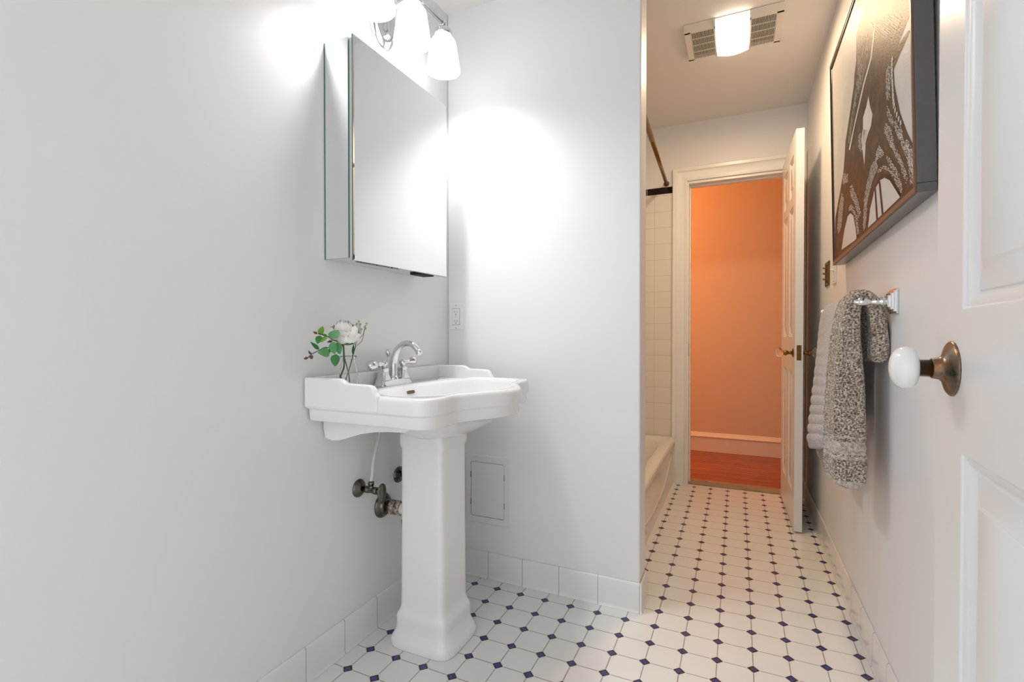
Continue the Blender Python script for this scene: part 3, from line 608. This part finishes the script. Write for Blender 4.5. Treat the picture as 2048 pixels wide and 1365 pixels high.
# ------------------------------------------------------------------ three shade vanity light
t = thing('vanity_light', (XL, 1.382, 2.12), 'chrome three shade vanity light above the mirrored cabinet', 'wall light')
q = MB(); O = V((XL, 1.385, 2.115))
q.lathe([(.068, 0), (.068, .006), (.064, .012), (.052, .017), (.047, .018), (.044, .016), (.020, .018), (.006, .024)], O, (1,0,0), 64, sy=1.6, up=(0,1,0)); q.build('backplate', M['chrome'], t)
for dz in (-.055, .055):
    q = MB(); q.lathe([(.010, .014), (.010, .019), (.007, .024), (.003, .026)], O+V((0, .012, dz)), (1,0,0), 24); q.build('finial_screw', M['chrome'], t)
q = MB(); q.tube(cat_rom([O+V((.012, 0, .02)), O+V((.06, 0, .03)), O+V((.105, 0, .045)), V((-1.0, 1.385, 2.172))], 6), .010, 18); q.build('support_arm', M['chrome'], t)
LX = -1.0; LY = (1.186, 1.378, 1.570); LZ = 2.1715
q = MB(); q.tube([(LX, LY[0]-.004, LZ), (LX, LY[2]+.004, LZ)], .0085, 20); q.build('cross_bar', M['chrome'], t)
for y in LY:
    q = MB(); q.ball((LX, y, LZ), .0135, n=20); q.lathe([(.009, -.008), (.0085, -.018), (.012, -.022), (.031, -.026), (.0335, -.030), (.0335, -.044), (.0315, -.046)], (LX, y, LZ), n=32); q.build('shade_fitter', M['chrome'], t)
    q = MB(); z0 = LZ-.052
    q.lathe([(.029, .010), (.0295, .002), (.034, -.004), (.042, -.010), (.0475, -.020), (.0505, -.038), (.0545, -.066), (.0590, -.096), (.0625, -.116), (.0635, -.123), (.0615, -.126), (.0600, -.122), (.0560, -.094), (.0515, -.066), (.0475, -.038), (.0445, -.022), (.039, -.013), (.030, -.006)], (LX, y, z0), n=48, cap0=False, cap1=False); sh = q.build('glass_shade', M['shade'], t)
    q = MB(); q.lathe([(.010, -.004), (.012, -.02), (.026, -.045), (.036, -.072), (.031, -.096), (.018, -.108), (.006, -.112)], (LX, y, z0), n=24); q.build('bulb', M['bulb'], sh)

# ------------------------------------------------------------------ glass bottle with flowers
VX, VY, VZ = -1.066, 1.144, .8410
t = thing('glass_vase', (VX, VY, VZ), 'small clear glass bottle vase on the back corner of the sink', 'vase')
q = MB()
q.lathe([(.001, .001), (.022, .000), (.0275, .002), (.0288, .008), (.0285, .030), (.0275, .050), (.0250, .068), (.0210, .084), (.0190, .094), (.0190, .100), (.0235, .102), (.0243, .105), (.0235, .108), (.0200, .109), (.0165, .107), (.0165, .094), (.0190, .083), (.0228, .067), (.0252, .050), (.0262, .030), (.0262, .010), (.023, .0055), (.001, .005)], (VX, VY, VZ), n=48, cap0=False, cap1=False)
q.build('bottle', M['glass'], t)
FWD = V((-math.sin(.4292), math.cos(.4292), 0)); UPV = V((0,0,1))
def leaf_mesh(q, b, tp, w, mi=0, curl=.18, hang=0):
    b, tp = V(b), V(tp); d = tp-b; L = d.length; d.normalize()
    n = -FWD+V((R.uniform(-.35,.35), R.uniform(-.35,.35), R.uniform(-.1,.5))); n = (n-d*n.dot(d)).normalized(); s = d.cross(n)
    rows = []
    N = 9
    for i in range(N):
        f = i/(N-1); wd = w*.5*(math.sin(PI*min(1, f**.72)))**.75 if 0 < f < 1 else .0004
        c = b+d*(L*f)-n*(L*.16*(f-.5)**2)
        row = []
        for k in range(7):
            a = (k-3)/3; row.append(c+s*(wd*a)+n*(curl*wd*abs(a)**1.5))
        rows.append(row)
    vs = [p for r in rows for p in r]; fs = []
    for i in range(N-1):
        for k in range(6): fs.append((i*7+k, i*7+k+1, (i+1)*7+k+1, (i+1)*7+k))
    m = len(vs); vs += [p-n*.0005 for p in vs]
    fs += [tuple(m+i for i in f[::-1]) for f in fs]
    q.add(vs, fs, mi, True)
def bouquet():
    STM = cat_rom(STEM_A, 5)
    br = thing('leafy_branch', (VX, VY, VZ+.006), 'green leafy branch with red buds leaning left from the glass vase', 'plant')
    q = MB(); q.tube(STM, .0014, 8); q.build('stem', M['brown_stem'], br)
    q = MB(); q.tube(cat_rom(STEM_B, 5), .0012, 8); q.build('stem', M['brown_stem'], br)
    for i, (b, tp, w, c) in enumerate(LEAVES):
        if i in (11, 12): continue
        q = MB(); leaf_mesh(q, b, tp, w); q.build('leaf', M['leaf%d' % c], br)
    for bd, ax in zip(BUDS, ((-.7, -.2, .35), (-.7, -.2, -.2))):
        q = MB(); q.lathe([(.0012, -.004), (.0032, -.001), (.0036, .002), (.0024, .006), (.0004, .009)], bd, ax, 12); q.build('bud', M['bud'], br)
    pe = thing('peony_flower', (VX, VY, VZ+.006), 'large white peony bloom standing in the glass vase', 'flower')
    q = MB(); st = cat_rom(STEM_P, 5); q.tube(st, .0024, 8); q.build('stem', M['green_stem'], pe)
    cen = V(PEONY)+V((0, .002, -.001)); up = V((.12, -.25, .95)).normalized()
    e1 = up.cross(V((0,1,0))).normalized(); e2 = up.cross(e1)
    def petal(az, tilt, L, w, base, cup):
        q = MB(); N, K = 9, 9; vs = []
        rd = e1*math.cos(az)+e2*math.sin(az); tg = up.cross(rd)
        for i in range(N):
            f = i/(N-1); a = tilt+(cup)*f     # angle from up axis, bending back in
            c = base+rd*(L*(math.sin(tilt)*f*.9+.22*math.sin(PI*f)*1.0))+up*(L*(math.cos(tilt)*f-.12*math.sin(PI*f)))-rd*(cup*L*f*f*.5)
            wd = w*.5*(math.sin(PI*(.12+.80*f)))**.7
            for k in range(K):
                s_ = (k-(K-1)/2)/((K-1)/2)
                p = c+tg*(wd*s_)-rd*(wd*.55*s_*s_)+up*(.0025*math.sin(7*s_+az*3)*f)
                vs.append(p)
        fs = [(i*K+k, i*K+k+1, (i+1)*K+k+1, (i+1)*K+k) for i in range(N-1) for k in range(K-1)]
        m = len(vs); vs += [p-rd*.0006-up*.0004 for p in vs]; fs += [tuple(m+i for i in f[::-1]) for f in fs]
        q.add(vs, fs, 0, True); q.build('petal', M['petal'], pe)
    b0 = cen-up*.026
    for lay, (num, tilt, L, w, cup) in enumerate(((5, 1.18, .044, .050, .25), (6, .92, .046, .050, .40), (6, .66, .046, .044, .5), (6, .42, .043, .036, .5), (5, .2, .040, .028, .4))):
        for k in range(num): petal(2*PI*k/num+lay*.55+R.uniform(-.12,.12), tilt+R.uniform(-.08,.08), 1.55*L*R.uniform(.92,1.06), 1.5*w, b0, cup)
    q = MB(); q.ball(b0+up*.016, .019, sc=(1,1,1.2)); q.build('flower_core', M['petal'], pe)
    q = MB(); b, tp, w, c = LEAVES[11]; leaf_mesh(q, b, tp, w); q.build('leaf', M['leaf1'], pe)
    be = thing('berry_sprig', (VX, VY, VZ+.006), 'thin sprig of pale green berries on the right of the vase', 'plant')
    q = MB(); q.tube(cat_rom(STEM_C, 5), [.0014]*(len(cat_rom(STEM_C, 5))), 8); q.build('stem', M['green_stem'], be)
    for br_ in BERRY:
        q = MB(); q.tube(cat_rom(br_, 4), .0008, 6); q.build('twig', M['green_stem'], be)
        q = MB(); q.ball(V(br_[-1])+V((0,0,.001)), .0034, n=12, sc=(1,1,.9)); q.lathe([(.0012, .002), (.0020, .004), (.001, .0048)], V(br_[-1]), n=8); q.build('berry', M['berry'], be)
    q = MB(); b, tp, w, c = LEAVES[12]; leaf_mesh(q, b, tp, w); q.build('leaf', M['leaf1'], be)
bouquet()

# ------------------------------------------------------------------ framed print on the right wall
P0 = V((.3437, 2.31, 1.288)); PX = (V((.3438, 1.32, 1.3167))-P0).normalized(); PU = V((-.016, 0, 1)); PU = (PU-PX*PU.dot(PX)).normalized(); PN = PU.cross(PX); 
if PN.x < 0: PN = -PN          # PN points into the wall
PW, PH = .9905, .800
pic = thing('framed_picture', (XR, 1.815, 1.30), 'framed sepia print of an iron lattice tower on the right wall', 'picture')
def pp(a, b, c): return P0+PX*a+PU*b+PN*c
q = MB()
def pbox(q, a0, a1, b0, b1, c0, c1, mi=0):
    q.add([pp(a, b, c) for c in (c0, c1) for a, b in ((a0,b0),(a1,b0),(a1,b1),(a0,b1))], [(0,1,2,3),(7,6,5,4),(0,4,5,1),(1,5,6,2),(2,6,7,3),(3,7,4,0)], mi)
fw = .0075
for a0, a1, b0, b1 in ((0, PW, 0, .020), (0, PW, PH-.020, PH), (0, .020, .020, PH-.020), (PW-.020, PW, .020, PH-.020)): pbox(q, a0, a1, b0, b1, .004, .0395)
fo = q.build('frame', M['frame_side'], pic, .002, 2)
q = MB()
for a0, a1, b0, b1 in ((0, PW, 0, .0125), (0, PW, PH-.0125, PH), (0, .006, .0125, PH-.0125), (PW-.0085, PW, .0125, PH-.0125)): pbox(q, a0, a1, b0, b1, 0, .0045)
q.build('frame_lip', M['frame_lip'], fo, .0008, 2)
q = MB()
for a0, a1, b0, b1 in ((.006, PW-.0085, .0125, .0205), (.006, PW-.0085, PH-.020, PH-.0125), (.006, .009, .0205, PH-.02), (PW-.0125, PW-.0085, .0205, PH-.02)): pbox(q, a0, a1, b0, b1, .002, .005)
q.build('inner_line', M['frame_in'], fo)
q = MB(); pbox(q, .008, PW-.011, .015, PH-.015, .0062, .012, 0)
lim = (.0085, PW-.0120, .0200, PH-.0195)
def cl(a, b): return max(lim[0], min(lim[1], a)), max(lim[2], min(lim[3], b))
def flat(poly, d, mi):
    v = [pp(*cl(a/1e4, b/1e4), d) for a, b in poly]; q.add(v, [tuple(range(len(v)))], mi)
# tower silhouette, row by row between its left and right edges
def edge(E, b):
    E = sorted(E, key=lambda e: -e[1])
    if b >= E[0][1]: return E[0][0]+(b-E[0][1])*((E[0][0]-E[1][0])/max(1, (E[0][1]-E[1][1])) if E is None else 0)
    for (a0, b0), (a1, b1) in zip(E, E[1:]):
        if b1 <= b <= b0: return a0+(a1-a0)*((b0-b)/max(1, b0-b1))
    return E[-1][0]
rows = [150+i*95 for i in range(83)]
for b0, b1 in zip(rows, rows[1:]):
    l0, l1 = edge(TL, b0), edge(TL, b1); r0, r1 = edge(TR, b0), edge(TR, b1)
    flat([(l0+R.uniform(-9,9), b0), (r0, b0), (r1, b1), (l1+R.uniform(-9,9), b1)], .0058, 1)
for k_, poly in PALE.items(): flat(poly, .0054, 3 if k_ in ('streak', 'diamond', 'diamond2') else 0)
for poly in DARKP.values(): flat(poly, .0050, 2)
def inside(p, poly):
    c = False; n = len(poly)
    for i in range(n):
        (x0, y0), (x1, y1) = poly[i], poly[(i+1) % n]
        if (y0 > p[1]) != (y1 > p[1]) and p[0] < (x1-x0)*(p[1]-y0)/(y1-y0)+x0: c = not c
    return c
# pale openings of the lattice, small slanted slits in between the girders
for k_, poly in LAT.items():
    xs = [p[0] for p in poly]; ys = [p[1] for p in poly]
    j = min(range(len(poly)), key=lambda i: ys[i]); i2 = max(range(len(poly)), key=lambda i: ys[i])
    ax = V((xs[i2]-xs[j], ys[i2]-ys[j])).normalized(); nn = V((-ax.y, ax.x))
    big = k_ in ('q', 'r'); step = 64 if not big else 75
    c = V((sum(xs)/len(xs), sum(ys)/len(ys))); rad_ = max(max(xs)-min(xs), max(ys)-min(ys))
    m_ = int(rad_/step)+1
    for i in range(-m_, m_+1):
        for k in range(-m_, m_+1):
            ct = c+ax*(i*step*1.35)+nn*(k*step*.8); ct += V((R.uniform(-12,12), R.uniform(-12,12)))
            if not inside(ct, poly) or R.random() < (.06 if not big else .40): continue
            h = step*R.uniform(.42,.62)*(1.5 if big else 1); w = step*R.uniform(.20,.32)*(.6 if big else 1); tl = R.uniform(-.4,.4)*(.3 if big else 1)
            a2 = ax+nn*tl
            flat([tuple(ct-a2*h-nn*w), tuple(ct-a2*h+nn*w*.6), tuple(ct+a2*h+nn*w), tuple(ct+a2*h-nn*w*.7)], .0052, 3)
            if R.random() < .5: flat([tuple(ct-a2*h*.9-nn*w*.9), tuple(ct-a2*h*.7-nn*w*.9), tuple(ct+a2*h*.9+nn*w*.7), tuple(ct+a2*h*.7+nn*w*.7)], .0048, 2)
for i, (a, b) in enumerate(LADDER):
    w = 70 if i < 10 else 60; h = 60
    flat([(a-w, b-h), (a+w, b-h*.8), (a+w, b+h), (a-w, b+h*.9)], .0052, 3)
    flat([(a-w, b-8), (a+w*.2, b-6), (a+w*.2, b+8), (a-w, b+6)], .0048, 2)
# outline rims of the two arches
for nm, o_ in (('archL', 26), ('archR', 34)):
    P = PALE[nm]
    for (a0, b0), (a1, b1) in zip(P, P[1:]):
        d = V((a1-a0, b1-b0)).normalized(); n_ = V((-d.y, d.x))*o_
        for s0, s1, mi in ((0, .7, 2), (1.6, 2.0, 2), (2.6, 3.0, 2)):
            flat([(a0+n_.x*s0, b0+n_.y*s0), (a1+n_.x*s0, b1+n_.y*s0), (a1+n_.x*s1, b1+n_.y*s1), (a0+n_.x*s1, b0+n_.y*s1)], .0049, mi)
q.build('print', [M['print_bg'], M['print_tower'], M['print_dark'], M['print_light']], pic)

# ------------------------------------------------------------------ switch plates
t = thing('brass_switch_plate', (XR, 2.72, 1.30), 'brass wall plate with three short toggles, left of the white switch', 'light switch')
q = MB(); q.box((XR-.005, 2.665, 1.242), (XR, 2.775, 1.356)); q.build('plate', M['brass'], t, .002, 3)
for z in (1.325, 1.299, 1.273):
    q = MB(); q.box((XR-.0075, 2.706, z-.008), (XR-.004, 2.734, z+.008)); q.tube([(XR-.006, 2.720, z), (XR-.021, 2.722, z+.003)], [.0035, .0045], 10); q.build('toggle', M['brass'], t, .0006, 2)
for z in (1.346, 1.252):
    q = MB(); q.lathe([(.003, .004), (.003, .0062), (.002, .007)], (XR, 2.72, z), (-1,0,0), 12); q.build('plate_screw', M['chrome'], t)
t = thing('white_switch_plate', (XR, 2.53, 1.28), 'white single toggle switch plate just under the picture corner', 'light switch')
q = MB(); q.box((XR-.005, 2.495, 1.236), (XR, 2.566, 1.350)); q.build('plate', M['white_plastic'], t, .002, 3)
q = MB(); q.box((XR-.0065, 2.524, 1.281), (XR-.004, 2.538, 1.305)); q.tube([(XR-.005, 2.531, 1.292), (XR-.019, 2.531, 1.299)], [.005, .004], 10); q.build('toggle', M['white_plastic'], t)
for z in (1.340, 1.246):
    q = MB(); q.lathe([(.003, .004), (.003, .0062), (.002, .007)], (XR, 2.531, z), (-1,0,0), 12); q.build('plate_screw', M['steel'], t)

# ------------------------------------------------------------------ towel bar and towels
BX, BZ = .318, 1.1025
t = thing('towel_bar', (XR, 1.93, BZ), 'chrome towel bar with square stepped wall posts', 'towel bar')
for y, e in ((1.632, -1), (2.235, 1)):
    q = MB()
    for h, x0, x1 in ((.0335, XR-.006, XR), (.0285, XR-.011, XR-.005), (.0225, XR-.016, XR-.010), (.016, XR-.021, XR-.015)): q.box((x0, y-h, BZ-h), (x1, y+h, BZ+h))
    po = q.build('wall_post', M['chrome'], t, .0012, 2)
    q = MB(); q.lathe([(.013, .019), (.010, .024), (.012, .028), (.0125, .032), (.0085, .035), (.0105, .040), (.0095, .046), (.0065, .054), (.0068, .058), (.0100, .066), (.0115, .074), (.0100, .082), (.0055, .087), (.0062, .090), (.0035, .094), (.0008, .095)], (XR, y, BZ), (-1,0,0), 24); q.build('post_arm', M['chrome'], po)
q = MB(); q.tube([(BX, 1.632, BZ), (BX, 2.235, BZ)], .0075, 16); q.build('bar', M['chrome'], t)
def towel(name, label, mats, yc, hw, front, back, rib, bands, hem, seed, NU=150, NVv=72, shape=3.6, zlow=0., stag=0.):
    """front/back: list of (x, z, half thickness, y shift, half width scale) along the drape"""
    st = front+back; P = cat_rom([(x, 0, z) for x, z, *_ in st], 12); q_ = cat_rom([(a, b, c) for _, _, a, b, c in st], 12)
    # resample by length
    Ls = [0]
    for a, b in zip(P, P[1:]): Ls.append(Ls[-1]+(b-a).length)
    loops = []; info = []
    def at(l):
        for i in range(len(Ls)-1):
            if Ls[i] <= l <= Ls[i+1]+1e-9:
                f = (l-Ls[i])/max(1e-9, Ls[i+1]-Ls[i]); return P[i].lerp(P[i+1], f), q_[i].lerp(q_[i+1], f), (P[i+1]-P[i]).normalized()
        return P[-1], q_[-1], (P[-1]-P[-2]).normalized()
    for i in range(NU+1):
        l = Ls[-1]*i/NU; p, a, d = at(l); n = V((-d.z, 0, d.x)); th = a.x
        endf = min(1, l/.012, (Ls[-1]-l)/.012); endf = .35+.65*math.sqrt(max(0, min(1, endf)))
        lp = []
        for k in range(NVv):
            an = 2*PI*k/NVv; c, s_ = math.cos(an), math.sin(an)
            yy = math.copysign(abs(c)**(2/shape), c); tt = math.copysign(abs(s_)**(2/shape), s_)
            y = yc+a.y+yy*hw*a.z; t_ = tt*th*endf
            frontside = 1 if tt > 0 else 0
            g = rib(p.z, yy, l)*(1 if abs(tt) > .05 else .5)
            w = noise.noise(V((y*14+seed, p.z*5, tt*2)))*.006+noise.noise(V((y*40, p.z*16, seed+tt)))*.0022
            pos = p+n*(t_+math.copysign(1, t_)*(g+w*.6))
            slant = stag*yy*max(0, 1-l/.35) if l < .35 else 0
            pos.y = y+math.copysign(1, yy)*(g*.8+w*.4); pos.z += slant
            pos += V((noise.noise(pos*160+V((seed, 0, 0))), noise.noise(pos*160+V((0, seed, 9))), 0))*.0016
            pos.x = min(pos.x, XR-.002)
            lp.append(pos)
        loops.append(lp); info.append(l)
    t = thing(name, (BX, yc, BZ), label, 'towel')
    m = MB(); m.loft(loops, 0, True); nf = NVv
    for i in range(NU):
        lm = (info[i]+info[i+1])/2
        if any(a <= lm <= b for a, b in bands):
            for k in range(nf): m.m[i*nf+k] = 1
        if lm < hem:
            for k in range(nf): m.m[i*nf+k] = 1
    m.build('towel_cloth', mats, t)
    return t
def rib_t(z, yy, l):
    g = .0035*math.sin(yy*7+1.2)+.0025*math.cos(yy*13)
    if .086 < l < .142: g -= .0022+.0012*math.sin(l*1500)
    if .148 < l < .154 or .074 < l < .080: g -= .004
    return g
tt = towel('taupe_towel', 'thick taupe terry towel hanging nearest, with a woven band near its hem', [M['taupe'], M['taupe_band']], 1.735, .078,
      [(.292, .578, .042, 0, 1.0), (.291, .64, .047, 0, 1.06), (.2905, .72, .0470, 0, 1.04), (.290, .80, .0450, 0, .98), (.289, .90, .0400, -.002, .92), (.289, 1.00, .0310, -.006, .86), (.293, 1.065, .0225, -.008, .82), (.300, 1.100, .0190, -.008, .82)],
      [(.318, 1.1235, .0165, -.008, .82), (.340, 1.110, .0165, -.006, .84), (.354, 1.075, .019, 0, .9), (.361, 1.02, .0215, .01, 1.0), (.3615, .965, .0225, .02, 1.1), (.361, .935, .020, .03, 1.05)],
      rib_t, [(.083, .090), (.096, .134), (.140, .147)], .018, 3.1)
q = MB(); ys = [1.95+i*.031 for i in range(11)]
L = []
for i, y in enumerate(ys):
    zb = .5275+.023*(i/10); dx = .002*math.sin(i*1.3)
    L.append([V((.2845+dx, y, zb+.003)), V((.2845+dx, y, .93)), V((.2935+dx, y, .93)), V((.2935+dx, y, zb+.003)), V((.289+dx, y, zb))])
q.loft(L, 0, True); q.build('inner_layer', M['taupe'], tt)
def rib_p(z, yy, l):
    k = max(0, min(1, (1.02-z)/.36)); return (.0012+.0052*k)*(abs(math.sin(PI*(l-.02)/.0335))**.7-.6) if l > .02 else -.003
towel('lilac_towel', 'pale lilac grey ribbed towel hanging behind the taupe towel', [M['lilac'], M['lilac_band']], 2.020, .180,
      [(.258, .612, .017, 0, 1), (.262, .67, .018, 0, 1), (.270, .76, .0175, 0, 1), (.280, .88, .0165, 0, 1), (.290, .99, .015, 0, 1), (.296, 1.07, .0135, 0, .97), (.304, 1.103, .0125, 0, .95)],
      [(.318, 1.1175, .0125, 0, .95), (.332, 1.105, .0125, 0, .95), (.341, 1.07, .013, 0, 1), (.346, .96, .014, 0, 1), (.347, .80, .014, 0, 1), (.347, .72, .014, 0, 1)],
      rib_p, [], .020, 8.7, NU=190, NVv=56, shape=4.5, stag=-.037)

# ------------------------------------------------------------------ ceiling fan with light
fx0, fx1, fy0, fy1 = -.233, .180, 2.415, 2.70; lx0, lx1 = -.099, .046; Zc = CZ2
t = thing('exhaust_fan', (-.026, 2.557, Zc), 'white bathroom exhaust fan with lit square lens on the corridor ceiling', 'exhaust fan')
q = MB(); q.box((fx0+.012, fy0+.012, Zc-.004), (fx1-.012, fy1-.012, Zc-.0005)); q.build('fan_shadow_plate', M['cavity_shadow'], t)  # flat dark plate, its colour imitates the shade inside the fan
q = MB()
z0, z1 = Zc-.022, Zc-.0005
q.prism([(fx0, fy0, Zc-.004), (fx0, fy0+.030, z0), (fx0, fy0+.044, z0), (fx0, fy0+.044, z0+.004), (fx0, fy0+.028, z0+.006), (fx0, fy0, z1)], (fx1-fx0, 0, 0))
q.box((fx0, fy1-.012, z0), (fx1, fy1, z1)); q.box((fx0, fy0+.03, z0), (fx0+.028, fy1, z1)); q.box((fx1-.028, fy0+.03, z0), (fx1, fy1, z1))
q.box((lx0-.006, fy0, z0), (lx0+.002, fy1, z1)); q.box((lx1-.002, fy0, z0), (lx1+.006, fy1, z1))
q.build('housing', M['fan'], t, .0012, 2)
for a, b in ((fx0+.028, lx0-.006), (lx1+.006, fx1-.028)):
    q = MB(); n = 17
    for i in range(n):
        x = a+(b-a)*(i+.5)/n; q.box((x-.0012, fy0+.044, z0), (x+.0012, fy1-.012, z0+.005))
    for y in (fy0+.10, fy0+.155, fy0+.215): q.box((a, y-.0009, z0+.001), (b, y+.0009, z0+.005))
    q.build('grille', M['fan'], t)
q = MB(); L = []
for i in range(13):
    f = i/12; y = fy0+.006+(fy1+.006-fy0-.006)*f
    d = .022+.003*math.sin(PI*f)
    L.append([V((lx0+.002, y, Zc-.020)), V((lx0+.002, y, Zc-d+.004))]+[V((lx0+.002+(lx1-lx0-.004)*k/8, y, Zc-d-.013*math.sin(PI*k/8))) for k in range(9)]+[V((lx1-.002, y, Zc-d+.004)), V((lx1-.002, y, Zc-.020))])
q.loft(L, 0, True); q.build('light_lens', M['lens'], t)

# ------------------------------------------------------------------ lights, world, camera
def lamp(name, kind, loc, power, rgb, size, rot=None):
    d = bpy.data.lights.new(name, kind); d.energy = power; d.color = rgb
    if kind == 'AREA': d.shape = 'RECTANGLE'; d.size, d.size_y = size
    else: d.shadow_soft_size = size
    o = bpy.data.objects.new(name, d); C.objects.link(o); o.location = loc
    if rot: o.rotation_euler = rot
    return o
lamp('hall_lamp', 'POINT', (-1.6, 4.0, 2.25), 42, (1, .40, .12), .07)
lamp('corridor_lamp', 'AREA', (-.0265, 2.56, Zc-.045), 11, (1, .70, .42), (.13, .26))
w = bpy.data.worlds.new('room_behind'); bpy.context.scene.world = w; w.use_nodes = True
bg = w.node_tree.nodes['Background']; bg.inputs[0].default_value = (.95, .975, 1.0, 1); bg.inputs[1].default_value = 1.45
cam = bpy.data.cameras.new('camera'); co = bpy.data.objects.new('camera', cam); C.objects.link(co)
cam.sensor_width = 36; cam.lens = 984.258*36/2048; cam.clip_start = .01
yaw = .4292
co.location = (0, 0, 1.0105)
co.rotation_euler = (PI/2-.0112, 0, yaw)
sc = bpy.context.scene; sc.camera = co
vs = sc.view_settings; vs.view_transform = 'Standard'; vs.look = 'None'; vs.gamma = 1; vs.use_curve_mapping = False; vs.exposure = 0
